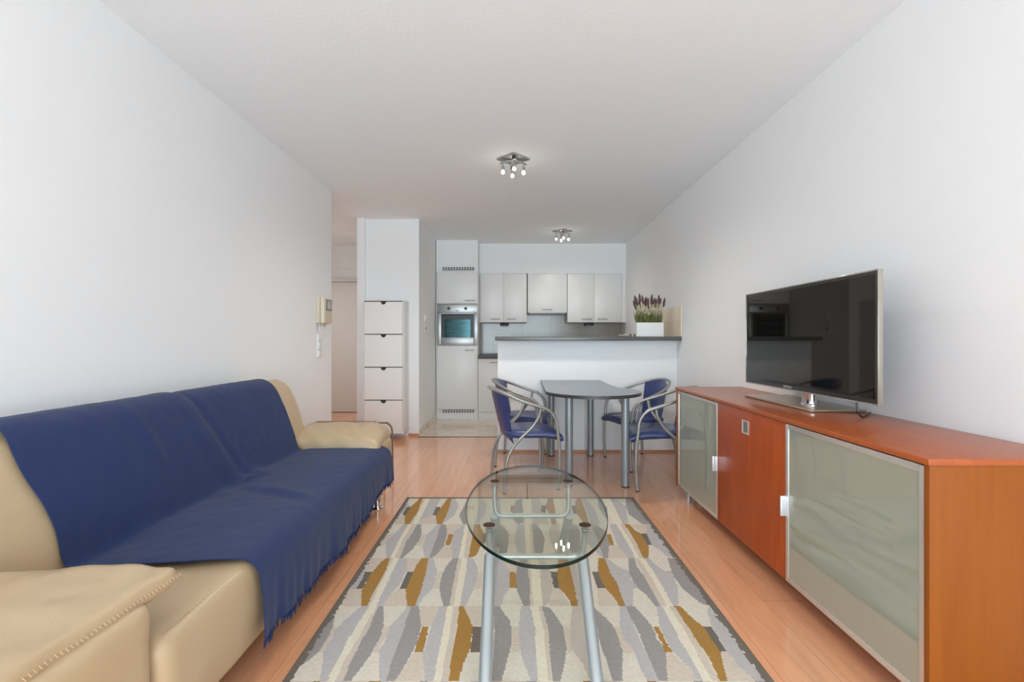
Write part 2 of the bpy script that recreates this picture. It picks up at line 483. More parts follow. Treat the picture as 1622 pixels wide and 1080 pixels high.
t = thing('oven_housing', 'tall white fitted kitchen cabinet around the steel oven', 'cabinet', (-0.81, 7.38, 0.0))
bm = B(-1.127, -1.104, 7.09, 7.67, 0.004, 2.149)                          # side panels and carcass round the oven gap
box(bm, -0.526, -0.5125, 7.09, 7.67, 0.004, 2.149)
box(bm, -1.104, -0.526, 7.09, 7.67, 0.11, 1.074); box(bm, -1.104, -0.526, 7.09, 7.67, 1.69, 2.149); box(bm, -1.104, -0.526, 7.62, 7.67, 1.074, 1.69)
box(bm, -1.104, -0.526, 7.13, 7.15, 0.004, 0.11)
obj('body', bm, M_carc, t)
front(t, -1.104, -0.520, 0.149, 1.073, 7.07, -0.70, -0.565, 1.008)
front(t, -1.104, -0.520, 1.683, 2.147, 7.07, -0.70, -0.553, 1.728)
pl_ = obj('plinth', B(-1.120, -0.514, 7.09, 7.105, 0.004, 0.146), M_cab, t)
grille('vent_grille', -1.035, -0.565, 0.095, 0.146, 7.09, t)
g = grille('vent_grille', -1.035, -0.565, 2.166, 2.218, 7.09)
tag(g, 'slotted white vent grille above the tall oven cabinet', 'vent')

t = thing('built_in_oven', 'stainless steel built-in oven with dark glass door in the tall cabinet', 'oven', (-0.81, 7.38, 1.078))
obj('body', B(-1.098, -0.530, 7.09, 7.60, 1.078, 1.682), M_dsteel, t)
obj('control_panel', B(-1.106, -0.520, 7.062, 7.09, 1.552, 1.680, 0.003), M_steel, t)
for i, x in enumerate((-0.937, -0.690)):
    bm = lathe(bmesh.new(), 0, 0, [(0.022, 0), (0.022, 0.018), (0.019, 0.024)], 20)
    bm.transform(Matrix.Translation((x, 7.062, 1.613)) @ Matrix.Rotation(math.pi / 2, 4, 'X'))
    obj('knob', bm, M_black, t)
obj('display', B(-0.835, -0.795, 7.0605, 7.062, 1.575, 1.585), M_black, t)
bm = B(-1.106, -1.049, 7.062, 7.09, 1.086, 1.542, 0.003); box(bm, -0.574, -0.520, 7.062, 7.09, 1.086, 1.542, 0.003)
box(bm, -1.049, -0.574, 7.062, 7.09, 1.086, 1.192, 0.003)
box(bm, -1.049, -0.574, 7.062, 7.09, 1.536, 1.542)
od = obj('door', bm, M_steel, t)
bm = B(-1.049, -0.574, 7.066, 7.072, 1.50, 1.536); box(bm, -1.049, -1.000, 7.066, 7.072, 1.192, 1.50); box(bm, -0.625, -0.574, 7.066, 7.072, 1.192, 1.50)
box(bm, -1.0, -0.625, 7.066, 7.072, 1.455, 1.50)
obj('black_glass_border', bm, M_black, od)
obj('inner_glass', B(-1.0, -0.625, 7.074, 7.080, 1.192, 1.455), M_teal, od)
bm = bmesh.new()
for z in (1.28, 1.40): tube(bm, [(-0.985, 7.071, z), (-0.64, 7.071, z)], 0.0025, 8)
obj('oven_rack', bm, M_steel, od)
bm = B(-1.02, -0.60, 7.030, 7.040, 1.515, 1.527, 0.003)
for x in (-1.0, -0.628): box(bm, x, x + 0.01, 7.040, 7.068, 1.516, 1.526)
obj('handle', bm, M_dark, od)

# lower units along the back wall
t = thing('base_cabinet', 'white base cabinets under the dark worktop beside the oven cabinet', 'cabinet', (0.59, 7.38, 0.0))
obj('body', B(-0.51, XRK - 0.002, 7.09, 7.655, 0.11, 0.885), M_carc, t)
obj('plinth', B(-0.51, XRK - 0.002, 7.105, 7.12, 0.004, 0.11), M_cab, t)
xs = [-0.51, -0.06, 0.39, 0.84, 1.27, 1.698]
for a, b in zip(xs[:-1], xs[1:]): front(t, a, b, 0.112, 0.883, 7.072, a + 0.17, a + 0.32, 0.83)
o = obj('worktop', B(-0.512, XRK - 0.002, 7.045, 7.655, 0.886, 0.936, 0.004), M_ctop)
tag(o, 'dark grey kitchen worktop along the back wall beside the oven', 'worktop')

def wall_cabinet(x0, x1, z0, doors, label, filler=None):
    t = thing('wall_cabinet', label, 'cabinet', ((x0 + x1) / 2, 7.5, z0))
    obj('body', B(x0 if x0 > 0 else -0.511, x1 if not filler else filler, 7.34, 7.655, z0, 2.157), M_carc, t)
    for (a, b, h0, h1) in doors: front(t, a, b, z0, 2.157, 7.32, h0, h1, z0 + 0.05)
    if filler: obj('filler_panel', B(x1 + 0.002, filler, 7.322, 7.34, z0, 2.157), M_cab, t)
    return t
wall_cabinet(-0.492, 0.203, 1.421, [(-0.492, -0.1445, -0.334, -0.197), (-0.1445, 0.203, -0.095, 0.043)], 'white wall cabinet with two doors, beside the tall oven cabinet')
t = wall_cabinet(0.217, 0.810, 1.566, [(0.217, 0.810, 0.437, 0.588)], 'shorter white wall cabinet in the middle, with one wide flap door')
obj('extractor', B(0.24, 0.79, 7.36, 7.64, 1.556, 1.566), M_dsteel, t)
wall_cabinet(0.816, 1.629, 1.421, [(0.816, 1.220, 1.031, 1.178), (1.220, 1.629, 1.274, 1.416)], 'white wall cabinet with two doors, ending at the right wall', XRK - 0.002)
for x in (-0.20, 1.093):
    o = thing('under_cabinet_lamp', 'small dark lamp under the ' + ('wall cabinet nearest the oven' if x < 0 else 'wall cabinet nearest the right wall'), 'lamp', (x + 0.06, 7.45, 1.37), 'lamps under the wall cabinets')
    obj('housing', B(x, x + 0.125, 7.36, 7.50, 1.374, 1.420, 0.006), M_dark, o)
    obj('lens', B(x + 0.02, x + 0.105, 7.38, 7.48, 1.370, 1.374), M_white, o)

# bar top with its things
o = obj('bar_countertop', B(-0.183, XR - 0.001, 4.86, 5.30, 1.1475, 1.1885, 0.003), M_ctop)
tag(o, 'dark grey bar countertop on the white half wall', 'countertop')

t = thing('flower_box', 'white box planter of tall grass and purple flower spikes on the bar', 'plant', (1.41, 5.06, 1.189))
bm = bmesh.new()
box(bm, 1.270, 1.547, 5.0, 5.008, 1.189, 1.333); box(bm, 1.270, 1.547, 5.112, 5.12, 1.189, 1.333)
box(bm, 1.270, 1.278, 5.008, 5.112, 1.189, 1.333); box(bm, 1.539, 1.547, 5.008, 5.112, 1.189, 1.333); box(bm, 1.278, 1.539, 5.008, 5.112, 1.189, 1.20)
obj('planter', bm, M_trimw, t)
obj('soil', B(1.279, 1.538, 5.009, 5.111, 1.20, 1.318), mat('dark_soil', (0.03, 0.022, 0.015, 1), 0.95), t)
rnd = random.Random(5)
def blade(bm, x, y, z, h, lx, ly, w):
    a = rnd.uniform(0, math.pi); dx, dy = math.cos(a) * w, math.sin(a) * w
    rows = []
    for i in range(4):
        t_ = i / 3; k = 1 - t_ * 0.9
        c = Vector((x + lx * t_ ** 1.6, y + ly * t_ ** 1.6, z + h * t_))
        rows.append((bm.verts.new(c + Vector((dx, dy, 0)) * k), bm.verts.new(c - Vector((dx, dy, 0)) * k), bm.verts.new(c + Vector((-dy, dx, 0)) * k * 0.4)))
    for i in range(3):
        a_, b_ = rows[i], rows[i + 1]
        for q in range(3): bm.faces.new((a_[q], a_[(q + 1) % 3], b_[(q + 1) % 3], b_[q]))
bm = bmesh.new(); bm2 = bmesh.new()
for i in range(520):
    x = rnd.uniform(1.283, 1.535); y = rnd.uniform(5.013, 5.107)
    blade(bm, x, y, 1.312, rnd.uniform(0.07, 0.15), (x - 1.409) * rnd.uniform(0, .35) + rnd.uniform(-.015, .015), rnd.uniform(-.02, .02), 0.0032)
for i in range(230):
    x = rnd.uniform(1.275, 1.545); y = rnd.uniform(5.005, 5.11); z = rnd.choice((1.425, 1.49)) + rnd.uniform(-.02, .02)
    blade(bm2, x, y, z, rnd.uniform(0.018, 0.035), rnd.uniform(-.008, .008), rnd.uniform(-.008, .008), 0.0035)
for i in range(200):
    x = rnd.uniform(1.283, 1.535); y = rnd.uniform(5.013, 5.107)
    blade(bm, x, y, 1.38, rnd.uniform(0.08, 0.14), (x - 1.409) * rnd.uniform(0, .25), rnd.uniform(-.02, .02), 0.0014)
o = obj('grass', bm, mat('grass_green', srgb(112, 118, 60), 0.6, vary=(40, 0.5)), t); o['kind'] = 'stuff'
o = obj('pale_blossoms', bm2, mat('pale_blossom', srgb(216, 204, 150), 0.7), t); o['kind'] = 'stuff'
M_spike = mat('dusty_purple_flower', srgb(112, 84, 84), 0.8, vary=(60, 0.35))
for i, (x, z) in enumerate([(1.262, 1.60), (1.285, 1.585), (1.275, 1.55), (1.312, 1.62), (1.320, 1.56), (1.338, 1.60), (1.372, 1.575), (1.386, 1.59), (1.395, 1.555), (1.405, 1.58), (1.425, 1.61), (1.438, 1.60), (1.450, 1.585), (1.462, 1.575), (1.488, 1.565), (1.502, 1.605), (1.515, 1.59), (1.528, 1.575), (1.560, 1.575)]):
    y = 5.02 + 0.08 * ((i * 7) % 5) / 5
    lean = (x - 1.41) * 0.12 + rnd.uniform(-.01, .01)
    bm = bmesh.new()
    bx = min(max(x - lean * 3, 1.285), 1.532)
    tube(bm, catmull([(bx, y, 1.32), ((x + bx) / 2, y, 1.45), (x - lean * .3, y, z - 0.07)], 4), 0.0012, 5)
    n = 13
    for k in range(n):
        f = k / (n - 1); zz = z - 0.075 + 0.085 * f; rr = 0.0145 * math.sin(math.pi * (0.12 + 0.82 * f)) + 0.001
        for q in range(5):
            a = q * 2 * math.pi / 5 + k * 1.1
            c = Vector((x - lean * .3 + lean * f + rr * math.cos(a) * .6, y + rr * math.sin(a) * .6, zz))
            r_ = bmesh.ops.create_icosphere(bm, subdivisions=1, radius=0.0052)
            bmesh.ops.translate(bm, vec=c, verts=r_['verts'])
    obj('flower_spike', bm, M_spike, t)

bm = lathe(bmesh.new(), 0, 0, [(0.03, 1.1888), (0.052, 1.196), (0.06, 1.212), (0.056, 1.212), (0.045, 1.199), (0.01, 1.195)], 28)
bmesh.ops.scale(bm, vec=(1.1, 0.7, 1), verts=bm.verts)
for v in bm.verts:
    if v.co.z > 1.21: v.co.z += 0.006 * math.sin(v.co.x * 60)
bm.transform(Matrix.Translation((1.165, 5.08, 0)))
o = obj('shell_dish', bm, M_cream); tag(o, 'small cream wavy-rimmed dish on the bar left of the planter', 'dish')
for x, l in ((1.205, 'small dark stopper on the bar, the one nearer the cream dish'), (1.245, 'small dark stopper on the bar, the one nearer the white planter')):
    bm = lathe(bmesh.new(), x, 4.99, [(0.006, 1.1888), (0.008, 1.193), (0.005, 1.201), (0.009, 1.206), (0.008, 1.213), (0.003, 1.216)], 16)
    tag(obj('bottle_stopper', bm, M_black), l, 'stopper', 'dark stoppers on the bar')

# switches on the partition, intercom on the left wall
def switch_plate(x, y0, y1, z0, z1, n, label, sgn=1, dark=False):
    o = thing('light_switch' if not dark else 'wall_socket', label, 'switch' if not dark else 'socket', (x, (y0 + y1) / 2, z0))
    obj('plate', B(x, x + sgn * 0.010, y0, y1, z0, z1, 0.002), M_white, o)
    for i in range(n):
        a = z0 + (z1 - z0) * (i + 0.12) / n; b = z0 + (z1 - z0) * (i + 0.88) / n
        if dark:
            bm = lathe(bmesh.new(), 0, 0, [(0.02, 0), (0.02, 0.0015)], 20)
            bm.transform(Matrix.Translation((x + 0.010, (y0 + y1) / 2, (a + b) / 2)) @ Matrix.Rotation(math.pi / 2, 4, 'Y'))
            obj('socket_hole', bm, M_dark, o)
        else:
            bm = B(x + sgn * 0.010, x + sgn * 0.017, y0 + 0.008, y1 - 0.008, a, b, 0.002)
            for v in bm.verts:
                if v.co.x > x + 0.012 and v.co.z > (a + b) / 2: v.co.x += 0.004
            obj('rocker', bm, M_white, o)
    return o
switch_plate(-1.135, 6.20, 6.285, 1.39, 1.475, 1, 'white light switch on the narrow side wall left of the oven')
switch_plate(-1.135, 6.20, 6.285, 1.26, 1.345, 1, 'white wall socket below the switch left of the oven', dark=True)
switch_plate(XL, 4.40, 4.485, 0.99, 1.21, 3, 'tall white triple light switch on the left wall below the intercom')

t = thing('intercom', 'yellowed door intercom with handset and small screen on the left wall', 'intercom', (XL, 4.5, 1.305))
obj('base_unit', B(XL, XL + 0.035, 4.385, 4.63, 1.308, 1.540, 0.006), M_cream, t)
bm = bmesh.new()
soft_box(bm, XL + 0.040, XL + 0.078, 4.372, 4.432, 1.302, 1.545, 0.012, 0.012)
obj('handset', bm, M_cream, t)
bm = B(XL + 0.035, XL + 0.055, 4.445, 4.625, 1.312, 1.536, 0.004)
f = obj('monitor_front', bm, M_cream, t)
obj('screen_surround', B(XL + 0.055, XL + 0.059, 4.47, 4.615, 1.425, 1.530, 0.001), M_greyp, f)
obj('screen', B(XL + 0.059, XL + 0.0605, 4.50, 4.585, 1.445, 1.515), mat('grey_screen', srgb(170, 172, 170), 0.15), f)
bm = bmesh.new()
pts = []
for i in range(220):
    f_ = i / 219
    z = 1.305 - 0.13 * math.sin(math.pi * f_); y = 4.385 + 0.07 * f_; a = f_ * 2 * math.pi * 24
    pts.append((XL + 0.03 + 0.007 * math.cos(a), y + 0.007 * math.sin(a), z))
tube(bm, pts, 0.0022, 6)
obj('coiled_cord', bm, M_white, t)

# narrow shoe cabinet with four flaps
X0, X1, YF, YB, Z0, Z1 = -1.722, -1.263, 5.58, 5.848, 0.078, 1.612
t = thing('shoe_cabinet', 'narrow white shoe cabinet with four stacked flaps hung on the partition', 'cabinet', ((X0 + X1) / 2, (YF + YB) / 2, Z0))
bm = B(X0 - .006, X0 + 0.006, YF, YB, Z0, Z1, 0.001); box(bm, X1 - 0.006, X1 + .006, YF, YB, Z0, Z1, 0.001)
box(bm, X0 + .006, X1 - .006, YF, YB, Z1 - 0.008, Z1); box(bm, X0 + .006, X1 - .006, YF, YB, Z0, Z0 + 0.012)
obj('body', bm, M_trimw, t)
obj('dark_interior', B(X0 + .006, X1 - .006, YF + 0.03, YB - 0.01, Z0 + 0.012, Z1 - 0.008), M_dark, t)
hd = (Z1 - Z0 - 0.02) / 4
for i in range(4):
    z0 = Z0 + 0.012 + i * hd; z1 = z0 + hd - 0.0105
    xm = (X0 + X1) / 2; rr = 0.032
    poly = [(X0 + 0.010, z0), (X1 - 0.010, z0), (X1 - 0.010, z1)]
    for k in range(13):
        a = math.pi * k / 12
        poly.append((xm + rr * math.cos(a), z1 - rr * math.sin(a)))
    poly.append((X0 + 0.010, z1))
    M = Matrix(((1, 0, 0, 0), (0, 0, 1, 0), (0, 1, 0, 0), (0, 0, 0, 1)))
    obj('flap', prism(bmesh.new(), poly, YF + 0.003, YF + 0.019, M), M_cab, t, smooth=False)

# ------------------------------------------------------------------ ceiling lamps
def ceiling_lamp(label, loc, power):
    t = thing('ceiling_lamp', label, 'lamp', (0, 0, 0), 'steel ceiling lamps with four bulbs')
    ORG[t.name] = Vector((0, 0, 0))
    M = Matrix.Rotation(math.radians(45), 4, 'Z')
    bm = B(-0.095, 0.095, -0.095, 0.095, -0.014, 0, 0.003); bm.transform(M)
    obj('ceiling_plate', bm, M_steel, t)
    for q in range(2):
        bm = bmesh.new()
        R = Matrix.Rotation(math.radians(90 * q + 5), 4, 'Z')
        def F(u, v): 
            x = (u - 0.5) * 0.215
            return R @ Vector((x, (v - 0.5) * 0.03, -0.022 - 0.020 * (2 * u - 1) ** 2 * 0 - 0.026 * (abs(2 * u - 1)) ** 1.5 - q * 0.002))
        grid_surface(bm, F, 14, 2, 0.003)
        obj('curved_bracket', bm, M_steel, t)
    for q in range(4):
        a = math.radians(90 * q + 5); x, y = 0.083 * math.cos(a), 0.083 * math.sin(a)
        bm = lathe(bmesh.new(), x, y, [(0.005, -0.030), (0.005, -0.062), (0.011, -0.066), (0.012, -0.098), (0.009, -0.100)], 16)
        obj('socket', bm, M_steel, t)
        bm = lathe(bmesh.new(), x, y, [(0.003, -0.128), (0.010, -0.125), (0.0140, -0.115), (0.011, -0.104), (0.007, -0.100)], 16)
        b = obj('bulb', bm, M_bulb, t); b['label'] = 'lit bulb'
    l = bpy.data.lights.new('lamp_light', 'SPOT'); l.spot_size = math.radians(165); l.spot_blend = 0.8
    l.energy = power / 4; l.color = (1.0, 0.94, 0.86); l.shadow_soft_size = 0.012
    for q in range(4):
        a = math.radians(90 * q + 5)
        lo = bpy.data.objects.new('lamp_light', l); C.objects.link(lo); lo.parent = t
        lo.location = (0.083 * math.cos(a), 0.083 * math.sin(a), -0.134)
    t.location = loc
    return t
lamp = ceiling_lamp('steel ceiling lamp with four lit bulbs over the living room, the nearer one', (0.0, 3.90, ZC), 38)
kl = copy_tree(lamp, (0.655, 6.48, ZC), label='steel ceiling lamp with four lit bulbs over the kitchen, the farther one')
hl = copy_tree(lamp, (-2.95, 6.3, 2.665), label='steel ceiling lamp in the hall behind the end of the left wall')


for root, pw, col in ((kl, 11, (1.0, 0.94, 0.86)), (hl, 30, (1.0, 0.96, 0.92))):
    d_ = [o for o in root.children if o.type == 'LIGHT'][0].data.copy(); d_.energy = pw / 4; d_.color = col
    for o in root.children:
        if o.type == 'LIGHT': o.data = d_

# ------------------------------------------------------------------ patterned rug
def build_rug():
    x0, x1, y0, y1 = -0.773, 0.874, 1.13, 3.54
    cs = 0.005
    nx, ny = int((x1 - x0) / cs), int((y1 - y0) / cs)
    gx = x0 + (np.arange(nx) + .5) * (x1 - x0) / nx
    gy = y0 + (np.arange(ny) + .5) * (y1 - y0) / ny
    GX, GY = np.meshgrid(gx, gy)
    rs = np.random.RandomState(3)
    jag = np.repeat(rs.uniform(-0.0012, 0.0012, (ny // 2 + 1, 1)), 2, axis=0)[:ny]
    idx = np.zeros((ny, nx), int)                # 0 cream
    PAL = dict(C=0, W=1, S=2, L=3, D=4, K=5, G=6, T=7)
    H = 0.008
    def world(px, py):
        s = (py - 539.0) / (1.15 - H)
        return (px - 813.0) / s, 770.0 / s
    def row(ylo, yhi, regs, shift=0.0):
        """ylo..yhi: photo rows of the band's far and near edge"""
        Yf = world(0, ylo)[1] + shift; Yn = world(0, yhi)[1] + shift
        band = (GY <= Yf) & (GY > Yn)
        for (ox, oy, sc, polys) in regs:
            for col, pts in polys:
                P = [world(ox + a / sc, oy + b / sc) for a, b in pts]
                P = [(a, b + shift) for a, b in P]
                ins = np.zeros_like(band)
                n = len(P)
                X = GX + jag
                for i in range(n):
                    xa, ya = P[i]; xb, yb = P[(i + 1) % n]
                    if abs(yb - ya) < 1e-9: continue
                    c = ((ya > GY) != (yb > GY)) & (X < (xb - xa) * (GY - ya) / (yb - ya) + xa)
                    ins ^= c
                idx[ins & band] = PAL[col]
    r4 = [(440, 950, 4.055, [
        ('D', [(320,38),(366,38),(368,90),(356,172),(325,230),(265,330),(215,375),(130,440),(60,500),(30,530),(-60,530),(0,480),(100,370),(150,290),(240,180)]),
        ('S', [(356,172),(395,172),(370,210),(355,240),(300,340),(262,338),(325,230)]),
        ('L', [(540,38),(590,38),(470,220),(400,350),(310,530),(262,530),(290,400),(290,340),(355,240),(360,200),(430,130)]),
        ('W', [(590,38),(635,38),(520,240),(440,370),(360,530),(310,530),(400,350),(470,220)]),
        ('S', [(635,38),(650,38),(590,170),(540,260),(470,400),(410,530),(360,530),(440,370),(520,240)]),
        ('D', [(648,38),(680,38),(680,170),(650,250),(605,340),(540,430),(460,530),(408,530),(470,400),(540,260),(590,170)]),
        ('S', [(680,172),(718,172),(700,240),(655,290),(650,340),(605,338),(650,250)]),
        ('L', [(820,60),(835,38),(865,38),(850,60),(800,220),(740,380),(690,530),(655,530),(650,480),(650,330),(700,240),(720,170)]),
        ('D', [(855,38),(905,38),(918,130),(922,170),(890,290),(860,340),(830,400),(745,530),(690,530),(740,380),(800,220)]),
        ('S', [(905,38),(1045,38),(985,165),(925,168)]),
        ('G', [(925,170),(970,170),(930,340),(875,335),(900,270)]),
        ('S', [(875,340),(930,340),(940,440),(935,530),(745,530),(830,400)]),
        ('L', [(1045,38),(1090,38),(1070,160),(1020,400),(1000,530),(940,530),(940,440),(930,340),(965,240),(985,160)]),
        ('W', [(1090,38),(1130,38),(1095,250),(1045,530),(1000,530),(1020,400),(1070,160)]),
        ('S', [(1130,38),(1165,38),(1150,200),(1095,530),(1045,530),(1095,250)]),
        ('S', [(1195,38),(1390,38),(1370,165),(1250,165)]),
        ('G', [(1165,38),(1195,38),(1250,165),(1240,300),(1200,390),(1155,530),(1095,530),(1120,350),(1140,260),(1160,120)]),
        ('K', [(1250,170),(1345,170),(1340,338),(1240,338)]),
        ('L', [(1390,38),(1385,530),(1320,530),(1310,340),(1345,338),(1350,170)]),
        ('D', [(1390,38),(1425,38),(1450,80),(1490,130),(1500,180),(1498,300),(1470,400),(1435,530),(1375,530),(1390,250)]),
        ('S', [(1500,170),(1555,170),(1550,340),(1498,338)]) ]),
      (820, 950, 3.956, [
        ('L', [(20,38),(80,38),(105,160),(120,340),(130,516),(90,516),(40,400),(10,300),(10,160)]),
        ('W', [(80,38),(130,38),(165,200),(190,516),(130,516),(105,160)]),
        ('S', [(130,38),(150,38),(190,170),(220,516),(190,516),(165,200)]),
        ('D', [(150,38),(205,50),(260,130),(285,170),(308,300),(295,400),(265,516),(222,516),(205,370),(190,170)]),
        ('S', [(285,167),(330,167),(335,300),(340,335),(310,335)]),
        ('T', [(345,38),(410,38),(440,300),(455,516),(410,400),(360,340),(330,290),(330,150)]),
        ('D', [(480,50),(550,110),(600,165),(635,250),(658,320),(655,516),(600,516),(570,420),(520,280),(490,160)]),
        ('S', [(600,168),(645,168),(660,230),(715,290),(725,335),(660,333),(630,240)]),
        ('L', [(640,38),(680,38),(700,90),(760,230),(820,360),(885,516),(810,516),(760,400),(715,300),(660,230),(640,160)]),
        ('D', [(680,38),(730,38),(790,100),(840,160),(870,240),(915,300),(930,340),(940,516),(885,516),(830,380),(770,230),(700,90)]),
        ('G', [(850,168),(882,168),(970,330),(918,330),(905,270)]),
        ('L', [(870,38),(910,38),(1010,240),(1170,516),(1130,516),(1080,430),(960,310),(890,165)]),
        ('S', [(930,335),(970,335),(1080,430),(1140,516),(940,516)]),
        ('W', [(905,38),(950,38),(1080,250),(1220,516),(1170,516),(1010,240)]),
        ('S', [(950,38),(980,38),(1130,260),(1270,516),(1220,516),(1080,250)]),
        ('S', [(1195,160),(1230,160),(1300,230),(1310,325),(1212,165)]),
        ('L', [(1190,38),(1240,90),(1330,200),(1410,320),(1560,516),(1500,516),(1400,430),(1310,325),(1215,165),(1195,100)]),
        ('G', [(980,38),(1020,38),(1090,110),(1160,165),(1220,250),(1270,310),(1290,380),(1315,516),(1270,516),(1200,360),(1110,240),(1030,110)]),
        ('K', [(1160,165),(1212,165),(1310,325),(1270,325),(1215,250)]),
        ('S', [(1270,330),(1310,330),(1400,430),(1510,516),(1315,516)]) ])]
    r3 = [(500, 870, 4.77, [
        ('L', [(330,60),(400,60),(370,130),(375,165),(350,240),(300,300),(210,290),(215,350),(170,432),(60,432),(160,330),(240,215),(290,140)]),
        ('S', [(215,295),(345,298),(350,432),(170,432),(210,350)]),
        ('S', [(400,60),(530,60),(430,165),(375,165)]),
        ('K', [(375,168),(430,168),(350,298),(302,298),(350,230)]),
        ('G', [(535,60),(565,60),(530,160),(450,300),(385,432),(343,432),(348,310),(420,180),(480,110)]),
        ('S', [(565,60),(590,60),(480,280),(410,432),(385,432),(450,300),(530,160)]),
        ('W', [(590,60),(635,60),(545,240),(455,432),(410,432),(480,280)]),
        ('L', [(635,60),(690,60),(690,165),(670,190),(640,260),(560,340),(500,432),(455,432),(545,240)]),
        ('S', [(690,60),(800,60),(740,165),(690,165)]),
        ('K', [(692,168),(745,168),(690,298),(635,298),(670,220)]),
        ('S', [(635,298),(680,300),(690,432),(500,432),(560,340)]),
        ('G', [(805,60),(855,60),(835,170),(790,330),(745,432),(690,432),(680,310),(735,180),(760,120)]),
        ('L', [(855,60),(890,60),(905,130),(920,165),(900,230),(880,300),(800,380),(775,432),(745,432),(790,330),(835,170)]),
        ('S', [(920,165),(960,165),(930,230),(935,295),(885,298)]),
        ('D', [(1045,60),(1080,60),(1050,200),(1010,432),(965,432),(945,350),(932,280),(955,190),(990,120)]),
        ('S', [(1080,60),(1105,60),(1075,230),(1040,432),(1010,432),(1050,200)]),
        ('W', [(1105,60),(1150,60),(1110,300),(1085,432),(1040,432),(1075,230)]),
        ('L', [(1145,60),(1185,60),(1220,130),(1228,200),(1190,310),(1130,432),(1090,432),(1110,300),(1140,150)]),
        ('S', [(1225,165),(1265,165),(1260,298),(1195,300),(1225,220)]),
        ('S', [(1400,60),(1560,60),(1515,165),(1465,165)]),
        ('L', [(1290,60),(1400,60),(1465,165),(1465,290),(1430,340),(1400,432),(1330,432),(1300,300)]),
        ('G', [(1465,168),(1505,168),(1520,230),(1520,292),(1465,290)]) ]),
      (820, 870, 4.77, [
        ('D', [(10,100),(35,60),(75,60),(80,180),(95,300),(90,432),(45,432),(0,320),(-6,290),(-15,200),(-10,150)]),
        ('S', [(75,60),(100,60),(110,300),(125,432),(90,432),(95,300),(80,180)]),
        ('W', [(95,60),(155,60),(180,300),(188,432),(120,432),(108,300)]),
        ('T', [(160,60),(190,60),(230,150),(255,170),(270,300),(240,400),(200,432),(188,432)]),
        ('K', [(250,170),(300,170),(315,295),(272,295)]),
        ('S', [(272,297),(320,297),(400,432),(240,432)]),
        ('G', [(305,60),(370,60),(405,180),(430,300),(460,432),(405,432),(385,370),(315,295),(300,200),(300,150)]),
        ('T', [(372,60),(480,60),(500,432),(460,432),(430,300)]),
        ('K', [(560,168),(610,168),(660,295),(600,293)]),
        ('S', [(600,296),(660,296),(735,370),(770,432),(610,432)]),
        ('G', [(610,60),(655,60),(700,180),(745,245),(780,330),(818,432),(770,432),(735,370),(660,290),(625,220),(605,160)]),
        ('L', [(655,60),(690,75),(760,130),(840,165),(860,230),(915,290),(875,300),(870,432),(818,432),(745,245),(700,180)]),
        ('D', [(835,60),(880,60),(900,130),(960,210),(1010,300),(1085,432),(1040,432),(980,350),(910,295),(860,220),(840,165)]),
        ('S', [(880,60),(910,60),(1010,210),(1130,432),(1085,432),(1010,300)]),
        ('W', [(910,60),(950,60),(1050,200),(1180,432),(1130,432),(1010,210)]),
        ('L', [(950,60),(985,60),(1060,130),(1110,165),(1160,160),(1180,220),(1210,290),(1215,432),(1180,432),(1050,200)]),
        ('D', [(1130,60),(1190,60),(1250,110),(1310,210),(1420,370),(1470,432),(1385,410),(1250,300),(1180,210),(1160,160)]) ])]
